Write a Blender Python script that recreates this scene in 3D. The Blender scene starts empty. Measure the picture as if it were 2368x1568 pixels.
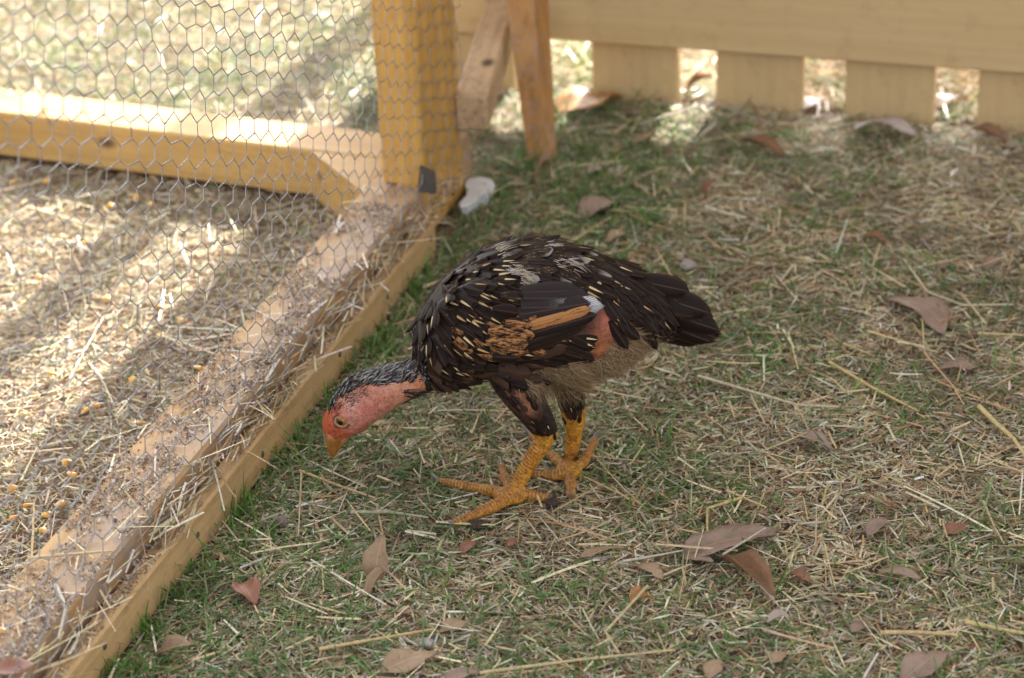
import bpy, math, random
import numpy as np
from mathutils import Vector, Matrix
from mathutils.bvhtree import BVHTree

random.seed(7); RNG = np.random.default_rng(11)
SC = bpy.context.scene
COL = SC.collection

# ------------------------------------------------------------------ camera
F, CX, CY, H = 5305.0, 1184.0, 784.0, 1.15      # focal length and centre in units of a 2368 px wide frame
_Z = np.array([-.0402, .888, .4576]); _Z /= np.linalg.norm(_Z)
_f = np.array([0, 0, -1.]); _Y = _f - (_f @ _Z) * _Z; _Y /= np.linalg.norm(_Y)
_X = np.cross(_Y, _Z)
R = np.array([_X, _Y, _Z])
cam_d = bpy.data.cameras.new('camera'); cam = bpy.data.objects.new('camera', cam_d); COL.objects.link(cam)
cam.matrix_world = Matrix([[*R[0], 0], [*R[1], 0], [*R[2], H], [0, 0, 0, 1]])
cam_d.sensor_width = 36; cam_d.lens = F / 2368 * 36; cam_d.clip_start = .05; cam_d.clip_end = 300
cam_d.dof.use_dof = True; cam_d.dof.focus_distance = 2.15; cam_d.dof.aperture_fstop = 5.2
SC.camera = cam

# ------------------------------------------------------------------ light
SUN_AZ, SUN_EL = math.radians(20), math.radians(29)     # azimuth from +Y towards +X
w = bpy.data.worlds.new('World'); SC.world = w; w.use_nodes = True
nt = w.node_tree; nt.nodes.clear()
sky = nt.nodes.new('ShaderNodeTexSky'); sky.sky_type = 'NISHITA'; sky.sun_disc = False
sky.sun_elevation = SUN_EL; sky.sun_rotation = SUN_AZ; sky.dust_density = 4.0; sky.air_density = 1.0; sky.ozone_density = .6
bg = nt.nodes.new('ShaderNodeBackground'); bg.inputs[1].default_value = .13
hs = nt.nodes.new('ShaderNodeHueSaturation'); hs.inputs['Saturation'].default_value = .10
wo = nt.nodes.new('ShaderNodeOutputWorld')
nt.links.new(sky.outputs[0], hs.inputs['Color']); nt.links.new(hs.outputs[0], bg.inputs[0]); nt.links.new(bg.outputs[0], wo.inputs[0])
sun_d = bpy.data.lights.new('sun', 'SUN'); sun_d.energy = 5.0; sun_d.angle = math.radians(.55); sun_d.color = (1, .93, .80)
sun = bpy.data.objects.new('sun', sun_d); COL.objects.link(sun)
sd = Vector((math.sin(SUN_AZ) * math.cos(SUN_EL), math.cos(SUN_AZ) * math.cos(SUN_EL), math.sin(SUN_EL)))
sun.rotation_euler = sd.to_track_quat('Z', 'Y').to_euler(); sun.location = sd * 8
vs = SC.view_settings; vs.view_transform = 'Standard'; vs.look = 'None'; vs.gamma = 1.0; vs.exposure = 2.05
SC.render.engine = 'CYCLES'
SC.cycles.use_denoising = True
SC.cycles.max_bounces = 8; SC.cycles.diffuse_bounces = 5; SC.cycles.glossy_bounces = 3; SC.cycles.transparent_max_bounces = 8

# ------------------------------------------------------------------ measuring helpers
def ray(px, py): return R @ np.array([(px - CX) / F, -(py - CY) / F, -1.])
def G(px, py, z=0.):                       # the point at height z that is seen at (px, py)
    r = ray(px, py); return np.array([0, 0, H]) + r * ((z - H) / r[2])
def V(px, py, y):                          # the point in the upright plane at distance y
    r = ray(px, py); return np.array([0, 0, H]) + r * (y / r[1])
U = np.array([.3187, .948, 0]); N = np.array([.948, -.3187, 0])     # along and across the long coop side
def S(s, p, z): return U * s + N * p + np.array([0, 0, z])
LV = np.array([-.9197, .3926, 0]); LN = np.array([.3926, .9197, 0]) # along and across the back coop side
LP = np.array([-.2375, 2.6347, 0])

# ------------------------------------------------------------------ object helpers
def tag(o, label=None, cat=None, group=None, kind=None):
    if label: o['label'] = label
    if cat: o['category'] = cat
    if group: o['group'] = group
    if kind: o['kind'] = kind
    return o
def empty(name, loc=(0, 0, 0)):
    o = bpy.data.objects.new(name, None); COL.objects.link(o); o.location = loc; o.empty_display_size = .05
    return o
def link(name, me, mat, parent=None):
    o = bpy.data.objects.new(name, me); COL.objects.link(o)
    if mat is not None and len(me.materials) == 0: me.materials.append(mat)
    if parent is not None:
        o.parent = parent; o.matrix_parent_inverse = parent_inverse(parent)
    return o
def parent_inverse(p):                     # parts are modelled in world space
    return (p.matrix_basis if p.parent else Matrix.Translation(p.location)).inverted()
def np_mesh(name, verts, quads=None, tris=None, smooth=False, col=None, uv=None):
    me = bpy.data.meshes.new(name)
    verts = np.asarray(verts, dtype=np.float32).reshape(-1, 3)
    loops = []; starts = []; tot = 0
    if quads is not None and len(quads):
        q = np.asarray(quads, dtype=np.int32).reshape(-1, 4); loops.append(q.ravel()); starts.append(np.arange(len(q)) * 4); tot = len(q) * 4
    if tris is not None and len(tris):
        t = np.asarray(tris, dtype=np.int32).reshape(-1, 3); loops.append(t.ravel()); starts.append(tot + np.arange(len(t)) * 3)
    loops = np.concatenate(loops).astype(np.int32); starts = np.concatenate(starts).astype(np.int32)
    me.vertices.add(len(verts)); me.vertices.foreach_set('co', verts.ravel())
    me.loops.add(len(loops)); me.loops.foreach_set('vertex_index', loops)
    me.polygons.add(len(starts)); me.polygons.foreach_set('loop_start', starts)
    if col is not None:
        a = me.attributes.new('col', 'FLOAT_COLOR', 'POINT')
        c = np.ones((len(verts), 4), dtype=np.float32); c[:, :3] = col; a.data.foreach_set('color', c.ravel())
    if uv is not None:
        a = me.attributes.new('fuv', 'FLOAT_VECTOR', 'POINT')
        c = np.zeros((len(verts), 3), dtype=np.float32); c[:, :2] = uv; a.data.foreach_set('vector', c.ravel())
    me.update(calc_edges=True); me.validate()
    me.polygons.foreach_set('use_smooth', np.full(len(me.polygons), smooth, dtype=bool))
    return me
def box_mesh(name, p0, ax, ay, az, bev=.0025, jit=0.0):
    """a board: corner p0 and three edge vectors, with bevelled edges"""
    p0, ax, ay, az = [np.asarray(v, float) for v in (p0, ax, ay, az)]
    L = [np.linalg.norm(v) for v in (ax, ay, az)]
    E = [ax / L[0], ay / L[1], az / L[2]]
    verts = []; 
    idx = {}
    for i in (0, 1):
        for j in (0, 1):
            for k in (0, 1):
                c = p0 + i * ax + j * ay + k * az
                s = [1 - 2 * i, 1 - 2 * j, 1 - 2 * k]
                for a in range(3):        # the vertex lying on the face normal to axis a
                    v = c.copy()
                    for b in range(3):
                        if b != a: v = v + E[b] * s[b] * bev
                    idx[i, j, k, a] = len(verts); verts.append(v + np.array([random.uniform(-jit, jit) for _ in range(3)]))
    quads = []; tris = []
    def ijk(a, va, b, vb, c, vc):
        r = [0, 0, 0]; r[a] = va; r[b] = vb; r[c] = vc; return tuple(r)
    for a in range(3):
        b, c = (a + 1) % 3, (a + 2) % 3
        for va in (0, 1):
            q = [idx[ijk(a, va, b, x, c, y) + (a,)] for x, y in ((0, 0), (1, 0), (1, 1), (0, 1))]
            quads.append(q if va else q[::-1])
        for vb in (0, 1):
            for vc in (0, 1):
                q = [idx[ijk(a, 0, b, vb, c, vc) + (b,)], idx[ijk(a, 1, b, vb, c, vc) + (b,)], idx[ijk(a, 1, b, vb, c, vc) + (c,)], idx[ijk(a, 0, b, vb, c, vc) + (c,)]]
                quads.append(q if (vb == vc) else q[::-1])
    for i in (0, 1):
        for j in (0, 1):
            for k in (0, 1):
                t = [idx[i, j, k, a] for a in range(3)]
                tris.append(t if (i + j + k) % 2 else t[::-1])
    return np_mesh(name, verts, quads, tris)
def board(name, p0, ax, ay, az, mat, parent, bev=.0025):
    """a board whose own origin and x axis follow it, so that the grain runs along it"""
    ax, ay, az = [np.asarray(v, float) for v in (ax, ay, az)]
    L = [np.linalg.norm(v) for v in (ax, ay, az)]
    me = box_mesh(name, (0, 0, 0), (L[0], 0, 0), (0, L[1], 0), (0, 0, L[2]), bev)
    o = link(name, me, mat)
    M = Matrix.Identity(4)
    for c, (v, l) in enumerate(zip((ax, ay, az), L)):
        for r in range(3): M[r][c] = v[r] / l
    for r in range(3): M[r][3] = p0[r]
    if parent is not None:
        o.parent = parent; o.matrix_parent_inverse = parent_inverse(parent)
    o.matrix_basis = M
    return o

# ------------------------------------------------------------------ materials
def mat(name):
    m = bpy.data.materials.new(name); m.use_nodes = True
    t = m.node_tree; b = t.nodes['Principled BSDF']
    return m, t, b
def nd(t, kind, **kw):
    n = t.nodes.new(kind)
    for k, v in kw.items():
        if k.startswith('i_'): n.inputs[k[2:].replace('_', ' ')].default_value = v
        else: setattr(n, k, v)
    return n
def ramp(t, fac, stops):
    r = t.nodes.new('ShaderNodeValToRGB'); e = r.color_ramp.elements
    while len(e) < len(stops): e.new(.5)
    for el, (p, c) in zip(e, stops): el.position = p; el.color = (*c, 1) if len(c) == 3 else c
    t.links.new(fac, r.inputs[0]); return r.outputs[0]
def mixc(t, fac, a, b, mode='MIX'):
    n = t.nodes.new('ShaderNodeMix'); n.data_type = 'RGBA'; n.blend_type = mode
    for sock, v in ((0, fac), (6, a), (7, b)):
        if hasattr(v, 'links') or hasattr(v, 'is_linked'): t.links.new(v, n.inputs[sock])
        elif sock == 0: n.inputs[0].default_value = v
        else: n.inputs[sock].default_value = (*v, 1)
    return n.outputs[2]
def math_n(t, op, a, b=None, c=None, clamp=False):
    n = t.nodes.new('ShaderNodeMath'); n.operation = op; n.use_clamp = clamp
    for i, v in enumerate((a, b, c)):
        if v is None: continue
        if hasattr(v, 'is_linked'): t.links.new(v, n.inputs[i])
        else: n.inputs[i].default_value = v
    return n.outputs[0]
def noise(t, vec, scale, detail=4, rough=.55, out=0):
    n = nd(t, 'ShaderNodeTexNoise'); n.inputs['Scale'].default_value = scale; n.inputs['Detail'].default_value = detail; n.inputs['Roughness'].default_value = rough
    if vec is not None: t.links.new(vec, n.inputs['Vector'])
    return n.outputs[out]
def mapping(t, vec, scale):
    n = nd(t, 'ShaderNodeMapping'); n.inputs['Scale'].default_value = scale; t.links.new(vec, n.inputs['Vector']); return n.outputs[0]
def bump(t, b, h, strength, dist):
    n = nd(t, 'ShaderNodeBump'); n.inputs['Strength'].default_value = strength; n.inputs['Distance'].default_value = dist
    t.links.new(h, n.inputs['Height']); t.links.new(n.outputs[0], b.inputs['Normal'])
def attr(t, name, out='Color'):
    n = nd(t, 'ShaderNodeAttribute'); n.attribute_name = name; return n.outputs[out]

def wood_mat(name, light, dark, dirt=(.16, .11, .09), dirt_amt=.5, rough=.6, grain=1.0, up=False, worn=None):
    m, t, b = mat(name)
    tc = nd(t, 'ShaderNodeTexCoord'); oi = nd(t, 'ShaderNodeObjectInfo')
    ad = nd(t, 'ShaderNodeVectorMath', operation='ADD'); cb = nd(t, 'ShaderNodeCombineXYZ')
    sc = math_n(t, 'MULTIPLY', oi.outputs['Random'], 7.0)
    for i in range(3): t.links.new(sc, cb.inputs[i])
    t.links.new(tc.outputs['Object'], ad.inputs[0]); t.links.new(cb.outputs[0], ad.inputs[1])
    v = ad.outputs[0]
    g1 = noise(t, mapping(t, v, (55, 55, 2.2) if up else (2.2 * grain, 55, 55)), 1.6, 5, .6)
    g2 = noise(t, mapping(t, v, (300, 300, 5) if up else (5, 300, 300)), 1.0, 3, .6)
    gm = math_n(t, 'ADD', math_n(t, 'MULTIPLY', g1, .75), math_n(t, 'MULTIPLY', g2, .25))
    base = ramp(t, gm, [(.32, dark), (.52, light), (.72, tuple(min(1, c * 1.12) for c in light))])
    big = noise(t, v, 9, 3)
    base = mixc(t, ramp(t, big, [(.35, (0, 0, 0)), (.75, (.55, .55, .55))]), base, tuple(c * .72 for c in light))
    vor = nd(t, 'ShaderNodeTexVoronoi'); t.links.new(mapping(t, v, (5, 9, 9)), vor.inputs['Vector']); vor.inputs['Scale'].default_value = 1.1
    kn = ramp(t, vor.outputs['Distance'], [(.05, (1, 1, 1)), (.11, (0, 0, 0))])
    base = mixc(t, kn, base, (.10, .055, .028))
    d = math_n(t, 'MULTIPLY', noise(t, v, 26, 6, .7), noise(t, v, 170, 4, .7))
    dm = ramp(t, d, [(.24 - .10 * (dirt_amt > .9), (0, 0, 0)), (.42 - .10 * (dirt_amt > .9), (dirt_amt,) * 3)])
    if worn:                                  # dust has gathered away from the rubbed inner edge
        sy = nd(t, 'ShaderNodeSeparateXYZ'); t.links.new(tc.outputs['Object'], sy.inputs[0])
        dm = math_n(t, 'MULTIPLY', dm, ramp(t, math_n(t, 'MULTIPLY_ADD', sy.outputs[1], 12.0, math_n(t, 'MULTIPLY', big, .35)), [(.25, (.08, .08, .08)), (.60, (1, 1, 1))]))
    base = mixc(t, dm, base, dirt)
    t.links.new(base, b.inputs['Base Color']); b.inputs['Roughness'].default_value = rough
    b.inputs['Specular IOR Level'].default_value = .3
    bump(t, b, math_n(t, 'ADD', g2, math_n(t, 'MULTIPLY', d, 2.0)), .35, .0012)
    return m
M_RAIL = wood_mat('rail wood', (.57, .35, .125), (.41, .23, .066), dirt=(.24, .17, .13), dirt_amt=.5)
M_LONG = wood_mat('dusty rail wood', (.50, .295, .115), (.36, .20, .07), dirt=(.33, .25, .20), dirt_amt=.92, worn=True)
M_POST = wood_mat('post wood', (.58, .335, .090), (.41, .225, .052), dirt=(.22, .14, .09), dirt_amt=.25, rough=.5)
M_CLEAT = wood_mat('batten wood', (.53, .345, .165), (.38, .235, .10), dirt=(.20, .14, .10), dirt_amt=.35)
M_BAR = wood_mat('stand wood', (.52, .36, .215), (.36, .22, .12), dirt=(.18, .12, .09), dirt_amt=.8)
M_LEG = wood_mat('leg wood', (.41, .205, .065), (.23, .105, .032), dirt=(.30, .24, .21), dirt_amt=.9, up=True)

def fence_mat():
    m, t, b = mat('fence paint')
    tc = nd(t, 'ShaderNodeTexCoord')
    n1 = noise(t, mapping(t, tc.outputs['Object'], (1.5, 30, 30)), 2.5, 5, .6); n2 = noise(t, tc.outputs['Object'], 30, 5, .7)
    c = ramp(t, n1, [(.25, (.46, .32, .155)), (.6, (.52, .37, .19)), (.8, (.55, .40, .22))])
    c = mixc(t, ramp(t, n2, [(.54, (0, 0, 0)), (.72, (.45, .45, .45))]), c, (.34, .22, .10))
    t.links.new(c, b.inputs['Base Color']); b.inputs['Roughness'].default_value = .55
    bump(t, b, n2, .2, .001)
    return m
M_FENCE = fence_mat()

def blade_mat(name, translucent=.25, rough=.6, spec=.25):
    m, t, b = mat(name)
    c = attr(t, 'col'); tc = nd(t, 'ShaderNodeTexCoord')
    n = noise(t, tc.outputs['Object'], 260, 2)
    cc = mixc(t, 1.0, c, ramp(t, n, [(.3, (.72, .70, .66)), (.7, (1.1, 1.1, 1.1))]), 'MULTIPLY')
    t.links.new(cc, b.inputs['Base Color']); b.inputs['Roughness'].default_value = rough; b.inputs['Specular IOR Level'].default_value = spec
    tr = nd(t, 'ShaderNodeBsdfTranslucent'); t.links.new(cc, tr.inputs['Color'])
    mx = nd(t, 'ShaderNodeMixShader'); mx.inputs[0].default_value = translucent
    out = t.nodes['Material Output']
    t.links.new(b.outputs[0], mx.inputs[1]); t.links.new(tr.outputs[0], mx.inputs[2]); t.links.new(mx.outputs[0], out.inputs[0])
    return m
M_DRY = blade_mat('dry grass', .2, .7, .2)
M_GREEN = blade_mat('green grass', .35, .5, .3)
M_STRAW = blade_mat('straw', .12, .45, .4)
M_FLAKE = blade_mat('sawdust', .05, .9, .1)

def soil_mat():
    m, t, b = mat('soil')
    tc = nd(t, 'ShaderNodeTexCoord')
    a = noise(t, tc.outputs['Object'], 7, 5); c2 = noise(t, tc.outputs['Object'], 240, 6, .7)
    base = ramp(t, c2, [(.3, (.11, .07, .05)), (.55, (.30, .215, .155)), (.75, (.48, .39, .30))])
    base = mixc(t, ramp(t, a, [(.4, (0, 0, 0)), (.7, (.6, .6, .6))]), base, (.15, .085, .05))
    t.links.new(base, b.inputs['Base Color']); b.inputs['Roughness'].default_value = .95; b.inputs['Specular IOR Level'].default_value = .1
    bump(t, b, c2, .9, .004)
    return m
M_SOIL = soil_mat()

def wire_mat():
    m, t, b = mat('galvanised wire')
    tc = nd(t, 'ShaderNodeTexCoord'); n = noise(t, tc.outputs['Object'], 60, 3)
    t.links.new(ramp(t, n, [(.35, (.19, .185, .195)), (.6, (.36, .355, .38))]), b.inputs['Base Color'])
    b.inputs['Metallic'].default_value = .25; b.inputs['Roughness'].default_value = .4
    return m
M_WIRE = wire_mat()
def plain_mat(name, c, rough=.6, metal=0, spec=.4, nscale=90, var=.75, bmp=.2):
    m, t, b = mat(name)
    tc = nd(t, 'ShaderNodeTexCoord'); n = noise(t, tc.outputs['Object'], nscale, 4, .65)
    t.links.new(ramp(t, n, [(.3, tuple(x * var for x in c)), (.7, c)]), b.inputs['Base Color'])
    b.inputs['Roughness'].default_value = rough; b.inputs['Metallic'].default_value = metal; b.inputs['Specular IOR Level'].default_value = spec
    bump(t, b, n, bmp, .001)
    return m
M_STEEL = plain_mat('dull steel', (.12, .105, .095), .6, .5)
M_PLASTIC = plain_mat('white plastic', (.66, .66, .68), .4, 0, .4, 60, .9, .1)
M_CLOD = plain_mat('dark earth', (.085, .058, .045), .9, 0, .2, 300, .35, 1.0)
M_PALE = plain_mat('pale dropping', (.42, .385, .345), .85, 0, .2, 300, .45, 1.0)

# ------------------------------------------------------------------ ground
def build_ground():
    xs = np.concatenate([[-60, -20, -6], np.linspace(-2, 2, 81), [6, 20, 60]]); ys = np.concatenate([[-30, -6, 0], np.linspace(1, 5, 81), [8, 20, 90]])
    X, Y = np.meshgrid(xs, ys); Z = .004 * (np.sin(X * 9 + 1.3) * np.cos(Y * 7) + .6 * np.sin(X * 21 + Y * 17)) - .005
    far = (np.abs(X) > 2) | (Y > 5) | (Y < 1); Z[far] = -.005
    v = np.stack([X, Y, Z], -1).reshape(-1, 3); nx = len(xs)
    q = [(j * nx + i, j * nx + i + 1, (j + 1) * nx + i + 1, (j + 1) * nx + i) for j in range(len(ys) - 1) for i in range(nx - 1)]
    o = link('ground', np_mesh('ground', v, q, smooth=True), M_SOIL); tag(o, 'dusty brown soil under dry grass and straw', 'ground', kind='structure')
build_ground()

# ------------------------------------------------------------------ coop
COOP = empty('chicken_coop', tuple(S(2.42, -.92, 0)))
tag(COOP, 'wooden coop frame with wire netting over its yellow corner post and rails', 'chicken coop')
S0, S1 = 1.30, 2.60                 # extent of the long side
board('bottom_rail', S(S0, -.958, .004), U * (S1 - S0 - .085), N * .0705, (0, 0, .066), M_LONG, COOP, .003)
board('batten', S(S0, -.8840, .000), U * (2.308 - S0 - .0), N * .0195, (0, 0, .043), M_CLEAT, COOP, .0025)
board('bottom_rail', LP + LV * -.135 + np.array([0, 0, .006]), LV * 1.57, LN * .078, (0, 0, .0625), M_RAIL, COOP, .003)
def corner_block():
    a = LP + LV * -.004; a2 = LP + LN * .0 + LV * -.06
    b0 = S(2.318, -.9585, 0); c0 = S(2.50, -.9585, 0)
    pts = [LP + LV * .0, LP + LV * -.055, c0, b0]
    pts = [LP - LN * .0005, b0, S(2.44, -.9585, 0), LP - LV * .06 - LN * .0005]
    v = [(*p[:2], .004) for p in pts] + [(*p[:2], .0678) for p in pts]
    me = np_mesh('corner_block', v, [(0, 1, 5, 4), (1, 2, 6, 5), (2, 3, 7, 6), (3, 0, 4, 7), (4, 5, 6, 7), (3, 2, 1, 0)])
    link('corner_block', me, M_RAIL, COOP)
corner_block()
# corner post: two boards side by side
PA = V(885, 425, 2.515); PA = G(885, 425, .071)
PB = G(978, 436, .071)
d1 = PB - PA; d1[2] = 0; w1 = np.linalg.norm(d1); d1 /= w1
d1n = np.array([-d1[1], d1[0], 0])
board('corner_post', (PA[0], PA[1], .0715), (0, 0, .62), d1 * w1, d1n * .038, M_POST, COOP, .003)
PC = PB + d1n * .002
PD = G(1072, 420, .02)
e1 = PD - PC; e1[2] = 0; lw = np.linalg.norm(e1); e1 /= lw
e1n = np.array([-e1[1], e1[0], 0])
board('corner_post', (PC[0] + d1[0] * .001, PC[1] + d1[1] * .001, .004), (0, 0, .69), e1 * min(lw, .16), e1n * .036, M_POST, COOP, .003)
# steel angle at the foot of the post
b = G(972, 440, .071)
me = np_mesh('bracket', [*(b + d1 * -.001 - d1n * .003), *(b + d1 * .022 - d1n * .003), *(b + d1 * .022 - d1n * .003 + np.array([0, 0, .028])), *(b + d1 * .004 - d1n * .003 + np.array([0, 0, .034])),
     *(b + d1 * -.001 - d1n * .006), *(b + d1 * .022 - d1n * .006), *(b + d1 * .022 - d1n * .006 + np.array([0, 0, .028])), *(b + d1 * .004 - d1n * .006 + np.array([0, 0, .034]))],
     [(0, 3, 2, 1), (4, 5, 6, 7), (0, 1, 5, 4), (1, 2, 6, 5), (2, 3, 7, 6), (3, 0, 4, 7)])
link('bracket', me, M_STEEL, COOP)

def tubes(paths, rad, sides):
    """paths: array (n, k, 3) -> vertices and quads of n tubes"""
    P = np.asarray(paths); n, k, _ = P.shape
    T = np.gradient(P, axis=1); T /= np.linalg.norm(T, axis=2, keepdims=True) + 1e-12
    ref = np.where(np.abs(T[..., 2:3]) < .85, np.array([0, 0, 1.]), np.array([1., 0, 0]))
    A = np.cross(T, ref); A /= np.linalg.norm(A, axis=2, keepdims=True) + 1e-12; B = np.cross(T, A)
    ang = np.arange(sides) * 2 * math.pi / sides
    if np.ndim(rad) == 0: rad = np.full((n, k), rad)
    v = P[:, :, None, :] + rad[:, :, None, None] * (np.cos(ang)[None, None, :, None] * A[:, :, None, :] + np.sin(ang)[None, None, :, None] * B[:, :, None, :])
    idx = np.arange(n * k * sides).reshape(n, k, sides)
    a = idx[:, :-1, :]; c = idx[:, 1:, :]
    q = np.stack([a, np.roll(a, -1, 2), np.roll(c, -1, 2), c], -1).reshape(-1, 4)
    return v.reshape(-1, 3), q
def smooth_noise(a, b, seed, amp, fr):
    r = np.random.default_rng(seed); o = 0
    for k in range(4):
        fx, fy, ph = r.uniform(-fr, fr), r.uniform(-fr, fr), r.uniform(0, 6.28); o = o + np.sin(a * fx + b * fy + ph)
    return o * amp / 2
def netting(name, place, warp, s0, s1, z0, z1, p, r, rad, twist=True, seed=1, send=9.):
    rg = np.random.default_rng(seed)
    s1 = s1 + .34 * (z1 - z0)
    ni, nj = int((s1 - s0) / p) + 1, int((z1 - z0) / r) + 1
    I, J = np.meshgrid(np.arange(ni), np.arange(nj), indexing='ij')
    s = s0 + I * p; z = z0 + J * r + (I % 2) * r / 2
    t = .70 * p
    def node(s, z):
        s = s - .34 * (z - z0)
        return s + smooth_noise(s, z, seed + 1, .0022, 45), z + smooth_noise(s, z, seed + 2, .0020, 45)
    js = rg.normal(0, .0008, s.shape); jz = rg.normal(0, .0007, s.shape); tl = rg.normal(0, .0009, s.shape)
    Ls, Lz = node(s - t / 2, z); Rs, Rz = node(s + t / 2, z)
    Ls += js; Rs += js; Lz += jz - tl; Rz += jz + tl
    out_v, out_q, off = [], [], 0
    def add(paths, rad, sides):
        nonlocal off
        paths = paths[(paths[:, :, :] @ U).max(1) < send]
        if len(paths) == 0: return
        v, q = tubes(paths, rad, sides); out_v.append(v); out_q.append(q + off); off += len(v)
    K = 11 if twist else 3
    f = np.linspace(0, 1, K)
    cs = Ls[..., None] * (1 - f) + Rs[..., None] * f; cz = Lz[..., None] * (1 - f) + Rz[..., None] * f
    cen = place(warp(cs.reshape(-1, K)), cz.reshape(-1, K))
    if twist:
        tn = np.gradient(cen, axis=1); tn /= np.linalg.norm(tn, axis=2, keepdims=True)
        A = np.cross(tn, np.array([0, 0, 1.])); A /= np.linalg.norm(A, axis=2, keepdims=True); B = np.cross(tn, A)
        ph = rg.uniform(0, 6.28, (cen.shape[0], 1))
        for o in (0, math.pi):
            an = f[None, :] * 2 * math.pi * 1.5 + ph + o
            add(cen + rad * .95 * (np.cos(an)[..., None] * A + np.sin(an)[..., None] * B), rad, 4)
    else: add(cen, rad * 1.5, 4)
    for dj in (0, 1):                                     # plain wires to the next column
        for i in range(ni - 1):
            j0 = np.arange(nj); j1 = j0 + (dj if i % 2 else dj - 1); ok = (j1 >= 0) & (j1 < nj); j0 = j0[ok]; j1 = j1[ok]
            a = np.stack([Rs[i, j0], Rz[i, j0]], -1); b_ = np.stack([Ls[i + 1, j1], Lz[i + 1, j1]], -1)
            ff = np.array([0, .14, .5, .86, 1.]); gz = np.array([0, .06, .5, .94, 1.])
            cs = a[:, :1] * (1 - ff) + b_[:, :1] * ff; cz = a[:, 1:] * (1 - gz) + b_[:, 1:] * gz
            add(place(warp(cs), cz), rad, 5)
    me = np_mesh(name, np.concatenate(out_v), np.concatenate(out_q), smooth=True)
    return link(name, me, M_WIRE, COOP)
def place_long(s, z):
    perp = -.8835 + .010 * np.exp(-np.maximum(z - .045, 0) / .016) + smooth_noise(s, z, 5, .0025, 14) * np.clip((2.36 - s) / .06, .15, 1)
    perp = perp + .0030 * np.clip((s - 2.30) / .04, 0, 1)
    return U * s[..., None] + N * perp[..., None] + np.array([0, 0, 1.]) * z[..., None]
def warp_long(s):                     # the net is pulled wider just before the post and is tight on it
    return s + .018 * np.tanh((s - 2.36) / .07) * np.exp(-((s - 2.40) / .16) ** 2)
netting('wire_netting', place_long, warp_long, 1.30, 2.62, .046, .66, .0278, .0250, .00050, True, 3, 2.482)
def place_back(s, z):
    q = LP + LN * .081
    return q + LV * s[..., None] + LN * smooth_noise(s, z, 9, .003, 12)[..., None] + np.array([0, 0, 1.]) * z[..., None]
netting('wire_netting', place_back, lambda s: s, -.02, 1.0, .03, .5, .0290, .0262, .00045, False, 8)

# ------------------------------------------------------------------ fence
FP = np.array([.2348, 2.909, 0]); FD = np.array([.944, -.33, 0]); FD /= np.linalg.norm(FD); FN = np.array([-FD[1], FD[0], 0])
FENCE = empty('picket_fence', tuple(FP)); tag(FENCE, 'cream painted board fence standing on short pickets behind the hen', 'fence')
def fk(px, py):                      # position along the fence of what is seen at a pixel
    r = ray(px, py); A = np.array([[r[0], -FD[0]], [r[1], -FD[1]]]); t, k = np.linalg.solve(A, FP[:2]); return k, H + r[2] * t
edges = [(fk(1050, 150)[0] - .10, fk(1165, 150)[0] + .015), (fk(1369, 150)[0], fk(1568, 170)[0]), (fk(1656, 190)[0], fk(1857, 200)[0]), (fk(1954, 210)[0], fk(2161, 220)[0])]
pw = edges[2][1] - edges[2][0]; gap = edges[3][0] - edges[2][1]
k = edges[3][1]
for _ in range(9): edges.append((k + gap, k + gap + pw)); k += gap + pw
zb = [fk(x, y)[1] for x, y in ((1320, 88), (1905, 125), (2210, 147))]
zgap = float(np.mean(zb))
for a, b_ in edges:
    board('picket', FP + FD * a + np.array([0, 0, -.01]), (0, 0, .26), FD * (b_ - a), FN * .016, M_FENCE, FENCE, .002)
k0, k1 = -.385, edges[-1][1]
edges[0] = (k0 + .01, edges[0][1])
zz = zgap
for i, hgt in enumerate((.20, .19, .2, .19, .2, .2, .2, .2)):
    board('fence_board', FP + FD * k0 - FN * .0175 + np.array([0, 0, zz + (.0015 if i else 0)]), FD * (k1 - k0), FN * .0165, (0, 0, hgt - .0015), M_FENCE, FENCE, .002)
    zz += hgt

def nail_mesh():
    v = [(0, 0, .0012)] + [(.0032 * math.cos(i * math.pi / 4), .0032 * math.sin(i * math.pi / 4), .0008) for i in range(8)] + [(.0034 * math.cos(i * math.pi / 4), .0034 * math.sin(i * math.pi / 4), -.0006) for i in range(8)]
    me = np_mesh('nail', v, [(1 + i, 9 + i, 9 + (i + 1) % 8, 1 + (i + 1) % 8) for i in range(8)], [(0, 1 + i, 1 + (i + 1) % 8) for i in range(8)], smooth=True); me.materials.append(M_STEEL); return me
NAIL = nail_mesh()
def nail(p, nrm_, parent):
    o = link('nail', NAIL, None, parent); q_ = Vector(nrm_).to_track_quat('Z', 'Y').to_matrix().to_4x4(); o.matrix_basis = Matrix.Translation(Vector(p)) @ q_
for s_ in (1.45, 1.62, 1.80, 1.99, 2.15, 2.285):
    nail(S(s_ + random.uniform(-.02, .02), -.8644, .026 + random.uniform(-.004, .004)), N, COOP)

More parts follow.
